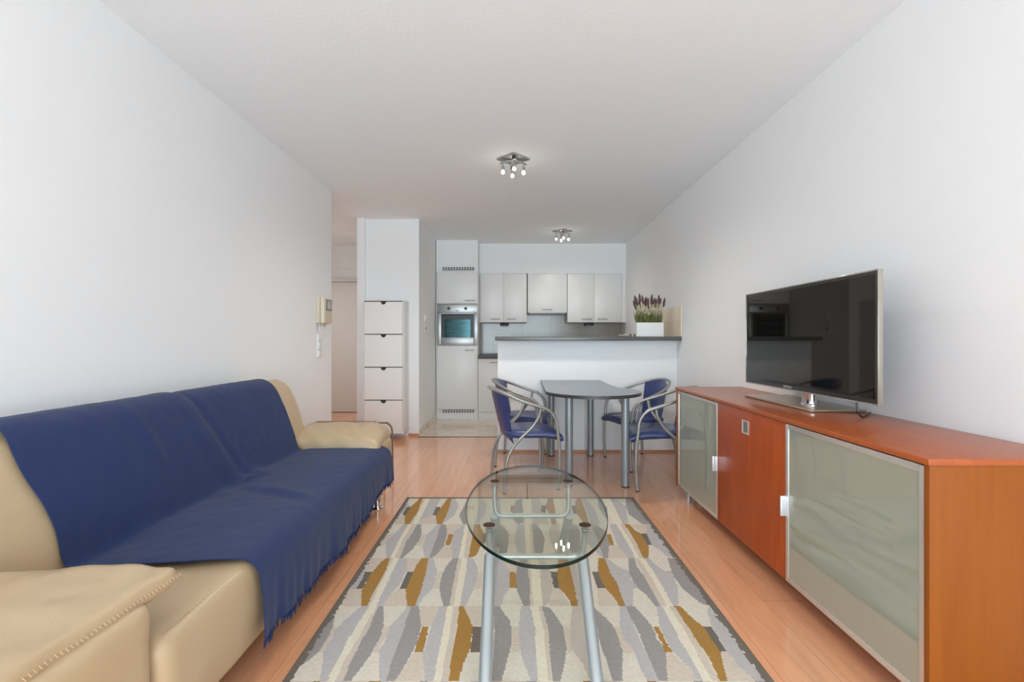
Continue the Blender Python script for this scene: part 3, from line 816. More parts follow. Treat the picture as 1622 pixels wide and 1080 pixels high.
    r2 = [(560, 780, 6.007, [
        ('D', [(285,298),(320,298),(330,340),(322,400),(250,490),(150,600),(60,630),(0,630),(170,460)]),
        ('S', [(325,400),(390,385),(320,450),(305,505),(240,505)]),
        ('L', [(480,298),(520,298),(440,440),(350,622),(310,622),(305,510),(320,450),(400,380)]),
        ('W', [(520,298),(560,298),(470,450),(390,622),(350,622),(440,440)]),
        ('S', [(560,298),(600,298),(570,370),(510,450),(440,622),(390,622),(470,450)]),
        ('D', [(605,298),(640,298),(650,380),(630,450),(560,540),(470,622),(440,622),(510,450),(570,370)]),
        ('S', [(650,395),(710,395),(670,450),(650,505),(590,505),(630,450)]),
        ('L', [(800,298),(835,298),(790,430),(720,622),(680,622),(670,580),(655,510),(700,400)]),
        ('S', [(870,298),(1060,298),(955,395),(890,395)]),
        ('S', [(860,510),(925,510),(940,622),(740,622),(790,590)]),
        ('D', [(835,298),(870,298),(890,340),(890,395),(860,510),(790,590),(740,622),(715,622),(790,430)]),
        ('G', [(905,395),(950,395),(920,503),(870,503)]),
        ('L', [(950,370),(1060,298),(1040,430),(1000,622),(940,622),(925,510)]),
        ('W', [(1060,298),(1100,298),(1070,430),(1050,622),(1000,622),(1040,430)]),
        ('S', [(1100,298),(1150,298),(1130,400),(1095,622),(1050,622),(1070,430)]),
        ('G', [(1150,298),(1200,298),(1235,380),(1215,500),(1165,600),(1095,622),(1125,450)]),
        ('K', [(1235,385),(1265,385),(1260,480),(1220,490)]),
        ('L', [(1265,298),(1370,298),(1370,622),(1270,622)]),
        ('D', [(1390,298),(1440,330),(1480,400),(1470,520),(1440,622),(1385,622)]),
        ('S', [(1480,395),(1550,395),(1545,490),(1475,500)]) ]),
      (820, 780, 6.007, [
        ('L', [(0,298),(60,298),(80,622),(20,622),(-30,480),(-20,380)]),
        ('W', [(60,298),(110,298),(130,622),(80,622)]),
        ('S', [(110,298),(135,298),(150,450),(160,622),(130,622)]),
        ('D', [(135,298),(180,298),(230,370),(260,450),(240,560),(215,622),(160,622),(150,450)]),
        ('T', [(320,298),(390,298),(410,480),(420,622),(370,600),(330,500),(290,400)]),
        ('D', [(440,298),(500,290),(580,320),(600,420),(590,560),(560,610),(500,560),(470,420)]),
        ('L', [(590,298),(700,298),(740,380),(800,500),(850,622),(790,610),(700,520),(620,430)]),
        ('D', [(700,298),(760,310),(850,380),(880,520),(860,622),(820,622),(760,450)]),
        ('G', [(850,395),(885,395),(920,500),(880,503),(860,450)]),
        ('S', [(870,505),(950,505),(1060,622),(860,622)]),
        ('L', [(870,298),(935,298),(1030,450),(1120,622),(1060,622),(960,520),(915,410)]),
        ('W', [(935,298),(970,298),(1080,470),(1160,622),(1120,622),(1030,450)]),
        ('S', [(970,298),(1010,298),(1100,440),(1200,622),(1160,622),(1080,470)]),
        ('S', [(1060,298),(1225,298),(1240,390),(1190,390)]),
        ('G', [(1010,298),(1060,298),(1120,360),(1190,400),(1235,480),(1250,520),(1245,622),(1195,622),(1130,480),(1070,380)]),
        ('K', [(1175,390),(1225,390),(1280,500),(1235,498)]),
        ('L', [(1230,298),(1320,340),(1400,480),(1500,622),(1430,610),(1340,540),(1280,500),(1225,390)]) ])]
    r1 = [(560, 780, 6.007, [
        ('L', [(430,60),(470,60),(540,130),(470,200),(400,225),(340,290),(320,302),(270,290)]),
        ('S', [(490,222),(485,302),(330,302),(400,225)]),
        ('K', [(510,135),(545,135),(510,218),(463,218)]),
        ('G', [(630,55),(665,55),(610,180),(530,302),(485,302),(490,220),(550,130)]),
        ('S', [(660,55),(685,55),(560,302),(530,302),(610,180)]),
        ('W', [(685,55),(735,55),(650,220),(600,302),(560,302)]),
        ('L', [(730,55),(830,55),(790,135),(750,215),(640,260),(610,302),(600,302),(650,220)]),
        ('S', [(750,218),(780,220),(795,302),(615,302),(640,260)]),
        ('K', [(785,135),(830,135),(795,215),(750,215)]),
        ('G', [(895,55),(935,55),(900,180),(840,302),(795,302),(780,220),(840,130)]),
        ('L', [(935,55),(965,55),(1000,130),(960,215),(860,290),(840,302),(900,180)]),
        ('D', [(1060,110),(1085,55),(1085,302),(1040,302),(1005,215)]),
        ('W', [(1120,55),(1190,55),(1150,302),(1090,302)]),
        ('L', [(1200,55),(1250,80),(1270,130),(1240,220),(1190,290),(1150,302),(1190,150)]),
        ('L', [(1350,55),(1400,55),(1400,302),(1320,302)]),
        ('G', [(1495,125),(1540,125),(1535,183),(1495,183)]) ]),
      (820, 780, 6.007, [
        ('D', [(-55,170),(-20,80),(40,55),(60,280),(0,302),(-50,250)]),
        ('W', [(65,55),(120,55),(135,302),(70,302)]),
        ('T', [(130,55),(200,55),(260,180),(300,302),(140,302)]),
        ('K', [(222,122),(270,122),(265,190),(228,188)]),
        ('G', [(290,55),(335,55),(355,180),(370,302),(325,302),(300,200),(262,130)]),
        ('W', [(345,55),(400,55),(440,302),(380,302)]),
        ('K', [(510,125),(550,125),(580,205),(530,200)]),
        ('G', [(560,50),(600,55),(640,160),(685,302),(640,302),(560,200),(545,120)]),
        ('L', [(610,55),(650,55),(740,180),(790,302),(700,302),(660,190)]),
        ('D', [(760,55),(790,55),(850,150),(860,270),(820,220),(770,140)]),
        ('W', [(840,55),(890,55),(1000,302),(920,302),(850,150)]),
        ('L', [(880,55),(920,55),(1030,130),(1050,302),(1000,302)]),
        ('D', [(1030,55),(1090,55),(1150,130),(1260,302),(1190,302),(1060,210),(1030,130)]) ])]
    row(787, 830.2, r1); row(830.2, 883.6, r2); row(883.6, 959.8, r3); row(959.8, 1079, r4)
    row(883.6, 959.8, r3, shift=world(0, 1079)[1] - world(0, 883.6)[1])
    # woven border with an uneven inner edge
    wv = 0.026 + 0.007 * np.repeat(rs.uniform(-1, 1, (ny // 3 + 1, 1)), 3, axis=0)[:ny]
    idx[(GX < x0 + wv)] = 5; idx[(GX > x1 - wv * 1.15)] = 5
    idx[GY > y1 - 0.030] = 5; idx[GY < y0 + 0.030] = 5
    # mesh
    ex = np.linspace(x0, x1, nx + 1); ey = np.linspace(y0, y1, ny + 1)
    EX, EY = np.meshgrid(ex, ey)
    Z = np.full_like(EX, H)
    Z += rs.uniform(-0.0006, 0.0006, Z.shape)
    co = np.stack([EX, EY, Z], -1).reshape(-1, 3)
    ii = (np.arange(ny)[:, None] * (nx + 1) + np.arange(nx)[None, :])
    F = np.stack([ii, ii + 1, ii + nx + 2, ii + nx + 1], -1).reshape(-1, 4)
    # skirt down to the floor
    loop = [i for i in range(nx + 1)] + [(j + 1) * (nx + 1) + nx for j in range(ny)] + [ny * (nx + 1) + nx - 1 - i for i in range(nx)] + [(ny - 1 - j) * (nx + 1) for j in range(ny - 1)]
    base = len(co)
    low = co[loop].copy(); low[:, 2] = 0.0005
    co = np.vstack([co, low])
    n = len(loop)
    sk = np.array([[loop[i], base + i, base + (i + 1) % n, loop[(i + 1) % n]] for i in range(n)])
    mi = np.concatenate([idx.reshape(-1), np.full(n, 5)])
    F = np.vstack([F, sk])
    me = bpy.data.meshes.new('rug')
    me.vertices.add(len(co)); me.vertices.foreach_set('co', co.astype(np.float32).ravel())
    me.loops.add(F.size); me.loops.foreach_set('vertex_index', F.astype(np.int32).ravel())
    me.polygons.add(len(F)); me.polygons.foreach_set('loop_start', (np.arange(len(F)) * 4).astype(np.int32))
    me.update(calc_edges=True)
    cols = [('cream', (214, 206, 190)), ('ivory', (222, 214, 192)), ('sand', (205, 191, 174)), ('light_grey', (184, 179, 177)), ('mid_grey', (153, 148, 144)), ('taupe', (112, 103, 92)), ('ochre', (166, 124, 58)), ('warm_grey', (190, 180, 168))]
    mats = [mat('wool_' + n_, srgb(*c), 0.95, spec=0.1, bump=(90, 0.35, (1, 3, 1)), vary=(70, 0.13), sheen=0.1) for n_, c in cols]
    o = link_mesh('rug', me, mats)
    me.polygons.foreach_set('material_index', mi.astype(np.int32))
    me.update()
    tag(o, 'grey, cream and ochre patterned rug under the glass coffee table', 'rug')
build_rug()

# ------------------------------------------------------------------ oval glass coffee table
cx, cy, zt = 0.093, 2.108, 0.455
t = thing('coffee_table', 'oval glass coffee table on silver tube legs standing on the rug', 'table', (cx, cy, 0.0085))
a_, b_ = 0.295, 0.607
n = 96
bm = bmesh.new()
def ring(dr, z): return [bm.verts.new((cx + (a_ + dr) * math.cos(2 * math.pi * k / n), cy + (b_ + dr) * math.sin(2 * math.pi * k / n), z)) for k in range(n)]
R = [ring(-0.002, zt - 0.013), ring(0, zt - 0.011), ring(0, zt - 0.002), ring(-0.002, zt)]
f0 = bm.faces.new(R[0][::-1]); f1 = bm.faces.new(R[3])
for i in range(3):
    for k in range(n):
        f = bm.faces.new((R[i][k], R[i][(k + 1) % n], R[i + 1][(k + 1) % n], R[i + 1][k])); f.material_index = 1
gt = obj('glass_top', bm, [M_glass, M_gedge], t, ang=30)
for sy, yp, yb in ((-1, 1.83, 1.895), (1, 2.40, 2.335)):
    pts = []
    xa, xb, zb = -0.091, 0.270, 0.308
    z1 = zt - 0.020
    pts = [(xa, yp, z1), (xa, yp + (yb - yp) * .3, z1 - (z1 - zb) * .35)]
    pts += [(xa + 0.004, yp + (yb - yp) * .75, zb + 0.028), (xa + 0.018, yp + (yb - yp) * .95, zb + 0.007), (xa + 0.045, yb, zb)]
    pts += [(cx - .05, yb, zb), (cx + .05, yb, zb)]
    pts += [(xb - 0.045, yb, zb), (xb - 0.018, yp + (yb - yp) * .95, zb + 0.007), (xb - 0.004, yp + (yb - yp) * .75, zb + 0.028)]
    pts += [(xb, yp + (yb - yp) * .3, z1 - (z1 - zb) * .35), (xb, yp, z1)]
    obj('support_bar', T(catmull(pts, 6), 0.0115, 14), M_silver, t)
    for x in (xa, xb):
        bm = lathe(bmesh.new(), x, yp, [(0.012, zt - 0.020), (0.014, zt - 0.018), (0.014, zt - 0.0135)], 24)
        obj('pad', bm, M_silver, t)
        obj('pad_cap', lathe(bmesh.new(), x, yp, [(0.0225, zt + 0.0002), (0.0225, zt + 0.002), (0.020, zt + 0.003)], 24), M_pad, t)
        yo = yb + sy * 0.02
        leg = [(x, yb + sy * 0.00, zb + 0.004), (x, yb + sy * 0.06, zb - 0.045), (x, yb + sy * 0.175, 0.165), (x, yb + sy * 0.285, 0.080), (x, yb + sy * 0.345, 0.030)]
        obj('leg', T(catmull(leg, 6), 0.0215, 20), M_silver, t)

# ------------------------------------------------------------------ dining table at the half wall
t = thing('dining_table', 'grey-blue dining table with a rounded end on four thick grey legs', 'table', (0.62, 4.3, 0.0))
pts = [(0.282, 5.008), (0.262, 3.98)]
ccx, ccy, rr = 0.645, 3.952, 0.385
for k in range(41):
    a = math.radians(180 + 222 * k / 40)
    pts.append((ccx + rr * math.cos(a), ccy + rr * math.sin(a)))
pts += [(0.905, 4.28), (0.893, 4.37), (0.888, 4.48), (0.888, 5.008)]
bm = bmesh.new()
prism(bm, pts, 0.716, 0.741)
for f in bm.faces:
    f.normal_update()
    if abs(f.normal.z) < 0.5: f.material_index = 1
obj('tabletop', bm, [M_ttop, M_tedge], t, ang=30)
for (x, y) in ((0.443, 3.86), (0.880, 3.82), (0.771, 4.85), (0.380, 4.85)):
    l = obj('leg', lathe(bmesh.new(), x, y, [(0.031, 0.008), (0.031, 0.700), (0.036, 0.702), (0.036, 0.716)], 28), M_legm, t)
    obj('foot_cap', lathe(bmesh.new(), x, y, [(0.031, 0.0), (0.032, 0.002), (0.032, 0.008)], 28), M_black, l)

# ------------------------------------------------------------------ tube chairs
def make_chair():
    t = thing('dining_chair', 'x', 'chair', (0, 0, 0), 'blue vinyl chairs around the dining table')
    side = 0.278
    rail = [(.165, side, .590), (.125, side, .622), (.06, .276, .645), (-.05, .262, .682), (-.15, .222, .722), (-.235, .14, .757), (-.268, .07, .770), (-.278, 0, .775)]
    pts = rail + [(x, -y, z) for x, y, z in rail[-2::-1]]
    obj('arm_rail', T(catmull(pts, 6), 0.0125, 12), M_chairm, t)
    for s in (1, -1):
        l = obj('leg', T(catmull([(.165, s * side, .590), (.195, s * .279, .535), (.207, s * .279, .45), (.222, s * .277, .30), (.222, s * .276, .15), (.212, s * .275, .008)], 6), 0.0125, 12), M_chairm, t)
        obj('foot_cap', lathe(bmesh.new(), .212, s * .275, [(0.012, 0), (0.0135, 0.001), (0.0135, 0.010)], 16), M_black, l)
        l = obj('leg', T(catmull([(.075, s * .268, .630), (.06, s * .262, .565), (.01, s * .250, .485), (-.07, s * .245, .410), (-.135, s * .255, .345), (-.182, s * .265, .26), (-.203, s * .273, .15), (-.21, s * .275, .008)], 6), 0.0115, 12), M_chairm, t)
        obj('foot_cap', lathe(bmesh.new(), -.21, s * .275, [(0.011, 0), (0.0125, 0.001), (0.0125, 0.010)], 16), M_black, l)
        obj('seat_bracket', T([(-.058, s * .245, .416), (-.03, s * .15, .408)], 0.008, 8), M_chairm, t)
        obj('seat_bracket', T([(.208, s * .279, .420), (.16, s * .15, .405)], 0.008, 8), M_chairm, t)
    # seat: outline with pointed front corners
    out = [(-.165, .15), (-.12, .20), (0, .222), (.12, .236), (.21, .252), (.262, .262), (.268, .235), (.262, .15), (.268, .0)]
    full = out + [(x, -y) for x, y in out[-2::-1]] + [(-.178, -.06), (-.180, 0), (-.178, .06)]
    bm = bmesh.new()
    prof = [(0.93, 0), (0.99, .010), (1.0, .024), (0.985, .038), (0.94, .050), (0.82, .058), (0.55, .061), (0.25, .062)]
    rings = []
    for k, z in prof:
        rg = []
        for x, y in full:
            px = .03 + (x - .03) * k; py = y * k
            dip = -0.022 * max(0, abs(y) / .26) ** 2 * (x > .2) * min(1, (x - .2) / .05) - 0.010 * max(0, (x - .1) / .16)
            rg.append(bm.verts.new((px, py, .395 + z + dip * k)))
        rings.append(rg)
    m = len(full)
    for i in range(len(rings) - 1):
        for k in range(m): bm.faces.new((rings[i][k], rings[i][(k + 1) % m], rings[i + 1][(k + 1) % m], rings[i + 1][k]))
    bm.faces.new(rings[0][::-1]); bm.faces.new(rings[-1])
    obj('seat', bm, M_blue, t, ang=70)
    # backrest: padded panel bent round the rail
    bm = bmesh.new()
    NU, NV = 14, 14
    def F(sgn):
        def f(u, v):
            a = 2 * u - 1
            hw = .178 - .022 * v
            zt_ = .770 - .035 * a * a
            zb_ = .385 - .045 * abs(a) ** 3
            z = zt_ + (zb_ - zt_) * v
            x = -.252 + .092 * v + .075 * a * a * (1 - .35 * v)
            th = .016 * (1 - abs(a) ** 6) ** .5 * (1 - (2 * v - 1) ** 8) ** .5
            return Vector((x + sgn * th, a * hw, z))
        return f
    for s in (1, -1):
        g = F(s)
        grid_surface(bm, g, NU, NV)
    bmesh.ops.remove_doubles(bm, verts=bm.verts, dist=0.0004)
    obj('backrest', bm, M_blue, t, ang=80)
    return t
ch = make_chair()
CH = [((0.079, 3.96), 12.5, 'blue vinyl chair left of the dining table, the one nearer the coffee table'),
      ((0.082, 4.66), -8, 'blue vinyl chair left of the dining table, the one nearer the half wall'),
      ((1.197, 3.935), 171, 'blue vinyl chair right of the dining table, partly hidden by the sideboard'),
      ((1.192, 4.595), 198, 'blue vinyl chair right of the dining table, the one nearer the half wall')]
for i, ((x, y), a, lab) in enumerate(CH):
    o = ch if i == 0 else copy_tree(ch)
    o.location = (x, y, 0); o.rotation_euler = (0, 0, math.radians(a)); o['label'] = lab

# ------------------------------------------------------------------ sideboard
SX = 1.205                                                             # plane of the door fronts
t = thing('sideboard', 'long cherry wood sideboard with frosted glass doors along the right wall', 'sideboard', (1.44, 2.49, 0.0))
obj('top_panel', B(1.192, XR - 0.003, 1.395, 3.585, 0.790, 0.809, 0.0015), M_cherry_y, t)
bm = B(1.199, XR - 0.003, 1.40, 1.420, 0.085, 0.790, 0.001)
obj('side_panel', bm, M_cherry_e, t)
obj('side_panel', B(1.199, XR - 0.003, 3.562, 3.580, 0.085, 0.790, 0.001), M_cherry_e, t)
bm = B(1.225, XR - 0.003, 1.420, 3.562, 0.085, 0.103); box(bm, XR - 0.012, XR - 0.003, 1.420, 3.562, 0.103, 0.790)
for y in (2.155, 2.867): box(bm, 1.228, XR - 0.012, y - 0.008, y + 0.008, 0.103, 0.790)
obj('carcass', bm, M_cherry_y, t)
def handle(parent, y, z0=0.376, z1=0.464, s=1):
    bm = B(SX - 0.026, SX - 0.001, y - 0.004, y + 0.004, z0, z1, 0.0015)
    box(bm, SX - 0.003, SX, y - 0.014, y + 0.014, z0, z1, 0.001)
    o = obj('handle', bm, M_handle, parent); o['label'] = 'silver handle'
def glass_door(y0, y1, hy):
    z0, z1, w = 0.090, 0.782, 0.022
    bm = B(SX, SX + 0.020, y0, y0 + w, z0, z1, 0.001); box(bm, SX, SX + 0.020, y1 - w, y1, z0, z1, 0.001)
    box(bm, SX, SX + 0.020, y0 + w, y1 - w, z0, z0 + w, 0.001); box(bm, SX, SX + 0.020, y0 + w, y1 - w, z1 - w, z1, 0.001)
    d = obj('glass_door', bm, M_alu, t)
    obj('frosted_pane', B(SX + 0.003, SX + 0.008, y0 + w - .003, y1 - w + .003, z0 + w - .003, z1 - w + .003), M_frost, d)
    handle(d, hy)
glass_door(1.423, 2.152, 2.146)
glass_door(2.872, 3.560, 2.878)
d = obj('wooden_door', B(SX, SX + 0.018, 2.157, 2.867, 0.090, 0.785, 0.001), M_cherry_v, t)
bm = bmesh.new()
box(bm, SX - 0.003, SX, 2.487, 2.496, 0.664, 0.736); box(bm, SX - 0.003, SX, 2.550, 2.559, 0.664, 0.736)
box(bm, SX - 0.003, SX, 2.496, 2.550, 0.664, 0.673); box(bm, SX - 0.003, SX, 2.496, 2.550, 0.727, 0.736)
fp = obj('finger_pull', bm, M_alu, d)
obj('pull_recess', B(SX - 0.0012, SX, 2.496, 2.550, 0.673, 0.727), M_steel, fp)
for x in (1.245, 1.62):
    for y in (1.50, 3.45):
        bm = lathe(bmesh.new(), x, y, [(0.017, 0.0), (0.018, 0.004), (0.014, 0.008), (0.014, 0.085)], 20)
        obj('leg', bm, M_silver, t)

# ------------------------------------------------------------------ television
ZT = 0.809
t = thing('television', 'flat black television with slim clear edge on the sideboard', 'television', (1.53, 2.5, ZT))
Ya, Yb, Za, Zb = 1.935, 3.040, 0.887, 1.436
obj('housing', B(1.463, 1.474, Ya + 0.006, Yb - 0.006, Za + 0.006, Zb - 0.006, 0.003), M_black, t)
obj('housing_back', B(1.474, 1.492, Ya + 0.12, Yb - 0.12, Za + 0.05, Zb - 0.1, 0.008), M_black, t)
bm = bmesh.new()
w = 0.006
box(bm, 1.453, 1.473, Ya, Ya + w, Za, Zb, 0.0015); box(bm, 1.453, 1.473, Yb - w, Yb, Za, Zb, 0.0015)
box(bm, 1.453, 1.473, Ya + w, Yb - w, Za, Za + w, 0.0015); box(bm, 1.453, 1.473, Ya + w, Yb - w, Zb - w, Zb, 0.0015)
obj('clear_edge', bm, M_clear, t)
bz = obj('bezel', B(1.4555, 1.463, Ya + w, Yb - w, Za + w, Zb - w), M_bezel, t)
obj('screen', B(1.4545, 1.4555, Ya + 0.022, Yb - 0.022, Za + 0.026, Zb - 0.020), M_screen, t)
# maker's lettering on the lower bezel
fc = bpy.data.curves.new('brand_lettering', 'FONT'); fc.body = 'SAMSUNG'; fc.size = 0.017; fc.extrude = 0.0003; fc.align_x = 'CENTER'; fc.align_y = 'CENTER'
fo = bpy.data.objects.new('tmp_text', fc)
C.objects.link(fo)
dg = bpy.context.evaluated_depsgraph_get()
me = bpy.data.meshes.new_from_object(fo.evaluated_get(dg))
bpy.data.objects.remove(fo)
me.transform(Matrix.Translation((1.4550, 2.58, Za + 0.016)) @ Matrix(((0, 0, -1, 0), (-1, 0, 0, 0), (0, 1, 0, 0), (0, 0, 0, 1))))
me.materials.clear()
o = link_mesh('lettering', me, M_alu, bz)
bm = lathe(bmesh.new(), 0, 0, [(0.052, 0.822), (0.052, 0.828), (0.042, 0.832), (0.040, 0.870), (0.046, 0.893)], 32)
bmesh.ops.scale(bm, vec=(0.75, 1.0, 1.0), verts=bm.verts); bm.transform(Matrix.Translation((1.505, 2.47, 0)))
obj('stand_neck', bm, M_chrome, t)
obj('stand_base', B(1.405, 1.670, 2.295, 2.955, 0.8095, 0.822, 0.004, 3), M_plate, t)
bm = T(catmull([(1.500, 2.13, 0.93), (1.502, 2.125, 0.86), (1.506, 2.122, 0.835), (1.53, 2.13, 0.8145), (1.60, 2.20, 0.814), (1.66, 2.26, 0.814)], 6), 0.004, 8)
obj('cable', bm, M_black, t)

# ------------------------------------------------------------------ sofa
sofa = thing('sofa', 'beige leather sofa with wide padded arms along the left wall', 'sofa', (-1.31, 2.27, 0.0))
def sag(y0, y1, x0=-1.40, x1=-0.86):
    def fn(p):
        q = p.copy()
        if q.z > 0.36:
            u = (q.y - y0) / (y1 - y0) * 2 - 1
            q.z += 0.012 * (1 - u * u) - 0.004
        if q.x > -0.95:
            u = (q.z - 0.13) / 0.28
            q.x += 0.012 * math.sin(math.pi * min(max(u, 0), 1)) 
        n = nz(q, 6, 2.3)
        q.z += 0.004 * n * (q.z > 0.2); q.x += 0.004 * nz(q, 7, 5.1)
        return q
    return fn
for (y0, y1) in ((1.198, 2.262), (2.266, 3.338)):
    bm = bmesh.new(); soft_box(bm, -1.46, -0.872, y0, y1, 0.112, 0.405, 0.045, 0.022, sag(y0, y1))
    s = obj('seat_cushion', bm, M_leather, sofa, ang=80)
    pts = [(-0.905, y0 + 0.03 + (y1 - y0 - 0.06) * k / 24, 0.4045 + 0.004 * math.sin(k * 1.3)) for k in range(25)]
    bm = bmesh.new()
    for k in range(0, 60):
        f = k / 60; y = y0 + 0.04 + (y1 - y0 - 0.08) * f
        tube(bm, [(-0.893, y, 0.403), (-0.893, y + 0.007, 0.403)], 0.0018, 5)
    so_ = obj('stitching', bm, M_leath2, s)
bm = B(-1.66, -0.985, 1.0, 3.50, 0.095, 0.13)
obj('base_frame', bm, M_dark, sofa)
def back_profile():
    return [(-1.42, .30), (-1.425, .42), (-1.445, .54), (-1.485, .68), (-1.53, .79), (-1.565, .845), (-1.61, .878), (-1.655, .880), (-1.70, .855), (-1.735, .79), (-1.755, .65), (-1.765, .45), (-1.765, .16), (-1.45, .16)]
def back_cushion(y0, y1):
    bm = bmesh.new()
    P = catmull([(x, 0, z) for x, z in back_profile()], 4)
    cxp = -1.60; czp = 0.52
    L = y1 - y0; N = 44; rings = []
    for i in range(N + 1):
        f = i / N
        y = y0 + L * (0.5 - 0.5 * math.cos(math.pi * f)) if True else 0
        e = min(y - y0, y1 - y)
        rr_ = 0.055
        ins = 0 if e > rr_ else rr_ - math.sqrt(max(0, rr_ ** 2 - (rr_ - e) ** 2))
        rg = []
        for p in P:
            d = Vector((cxp - p.x, 0, czp - p.z)); l = d.length
            q = Vector((p.x, y, p.z)) + d / l * ins
            u = (y - y0) / L * 2 - 1
            q.x += 0.012 * (1 - u * u) * (1 if p.x > -1.56 and p.z > .35 else 0)
            q.x += 0.005 * nz(q, 5, 1.0); q.z += 0.005 * nz(q, 5, 4.0)
            rg.append(bm.verts.new(q))
        rings.append(rg)
    m = len(P)
    for i in range(N):
        for k in range(m): bm.faces.new((rings[i][k], rings[i][(k + 1) % m], rings[i + 1][(k + 1) % m], rings[i + 1][k]))
    bm.faces.new(rings[0][::-1]); bm.faces.new(rings[-1])
    return bm
obj('back_cushion', back_cushion(0.90, 2.262), M_leather, sofa, ang=75)
obj('back_cushion', back_cushion(2.266, 3.40), M_leather, sofa, ang=75)
# arm bodies
def fn_arm(p):
    q = p.copy(); q.x += 0.006 * nz(q, 6, 3); q.y += 0.004 * nz(q, 6, 8)
    return q
bm = bmesh.new(); soft_box(bm, -1.70, -0.872, 0.86, 1.192, 0.112, 0.522, 0.035, 0.025, fn_arm)
obj('arm', bm, M_leather, sofa, ang=80)
bm = bmesh.new(); soft_box(bm, -1.70, -0.885, 3.345, 3.585, 0.112, 0.460, 0.05, 0.025, fn_arm)
obj('arm', bm, M_leather, sofa, ang=80)
# puffy arm pads
def fn_near(p):
    q = p.copy()
    u = (q.x + 1.62) / 0.74                      # 0 at the back, 1 at the front
    v = (q.y - 0.76) / 0.50
    q.z -= 0.006 * max(0, u - 0.72) / 0.28
    q.z -= 0.010 * v
    q.z -= 0.016 * math.exp(-((u - 0.93) / 0.05) ** 2) * max(0, v - .1)
    q.z += 0.010 * nz(q, 5, 7) + 0.005 * nz(q, 14, 3)
    q.y += 0.055 * max(0, v) * max(0, u - 0.5) / .5; q.z += 0.012 * max(0, u - .6) / .4 * max(0, v)
    q.x += 0.030 * max(0, v - .55) * max(0, u - 0.7) / .3 + 0.006 * nz(q, 8, 2)
    return q
bm = bmesh.new(); soft_box(bm, -1.62, -0.893, 0.76, 1.245, 0.512, 0.578, 0.032, 0.016, fn_near)
c = obj('arm_pad', bm, M_leather, sofa, ang=80)
bm = bmesh.new()
for k in range(44):
    y = 0.80 + 0.44 * k / 44
    p = fn_near(Vector((-0.8935, y, 0.545))); q2 = fn_near(Vector((-0.8935, y + 0.006, 0.535)))
    tube(bm, [(p.x + .001, p.y, p.z), (q2.x + .001, q2.y, q2.z)], 0.0009, 5)
obj('stitching', bm, mat('pale_thread', srgb(214, 196, 166), 0.6), c)
def fn_far(p):
    q = p.copy()
    u = (q.x + 1.47) / 0.56; v = (q.y - 3.20) / 0.40
    q.z += (0.012 if True else 0)
    q.z -= 0.055 * max(0, 1 - v * 1.6) ** 1.4          # droops to the seat side
    q.z -= 0.035 * max(0, u - 0.80) / 0.2
    fold = math.sin((q.x * 1.0 + (q.y - 3.2) * 0.9) * 38) 
    q.z += 0.008 * fold * max(0, 1 - v) * (1 if u < .75 else .3)
    q.z += 0.009 * nz(q, 6, 9); q.y += 0.010 * nz(q, 7, 1)
    q.x += 0.012 * nz(q, 6, 4)
    return q
bm = bmesh.new(); soft_box(bm, -1.50, -0.900, 3.215, 3.610, 0.432, 0.540, 0.050, 0.016, fn_far)
obj('arm_pad', bm, M_leather, sofa, ang=80)
for x in (-0.930, -1.62):
    for y in (1.28, 3.33):
        bm = lathe(bmesh.new(), x, y, [(0.038, 0.0), (0.040, 0.003), (0.038, 0.008), (0.019, 0.010), (0.019, 0.095), (0.035, 0.096)], 24)
        obj('foot', bm, M_chrome, sofa)

# ------------------------------------------------------------------ navy throw over the sofa
TP = catmull([(-1.715, 0, .84), (-1.69, 0, .885), (-1.645, 0, .899), (-1.595, 0, .893), (-1.548, 0, .862), (-1.512, 0, .80), (-1.465, 0, .68), (-1.425, 0, .55), (-1.402, 0, .46), (-1.375, 0, .434),
              (-1.32, 0, .432), (-1.22, 0, .434), (-1.10, 0, .435), (-0.98, 0, .433), (-0.90, 0, .424), (-0.862, 0, .400), (-0.845, 0, .355), (-0.840, 0, .28), (-0.842, 0, .21), (-0.845, 0, .155)], 10)
TL = [0.0]
for i in range(1, len(TP)): TL.append(TL[-1] + (TP[i] - TP[i - 1]).length)
def prof_at(s):
    s *= TL[-1]
    lo = 0
    while lo < len(TL) - 2 and TL[lo + 1] < s: lo += 1
    f = (s - TL[lo]) / (TL[lo + 1] - TL[lo])
    p = TP[lo].lerp(TP[lo + 1], f)
    d = (TP[lo + 1] - TP[lo]).normalized()
    return p, Vector((-d.z, 0, d.x)) * -1 if False else Vector((-d.z, 0, d.x))
S_cre = TL[90] / TL[-1]; S_top = TL[145] / TL[-1]                          # crease; front edge of the seat
def yl(s):   # near edge
    if s < S_cre: return 1.47 + 0.05 * (s / S_cre) ** 2 + 0.012 * math.sin(s * 22)
    return 1.52 + 0.09 * min(1, (s - S_cre) / (S_top - S_cre)) + 0.008 * math.sin(s * 16)
def yr(s):
    if s < S_cre: return 3.115 + 0.05 * s / S_cre
    return 3.165 + 0.165 * min(1, (s - S_cre) / 0.14) ** 0.6
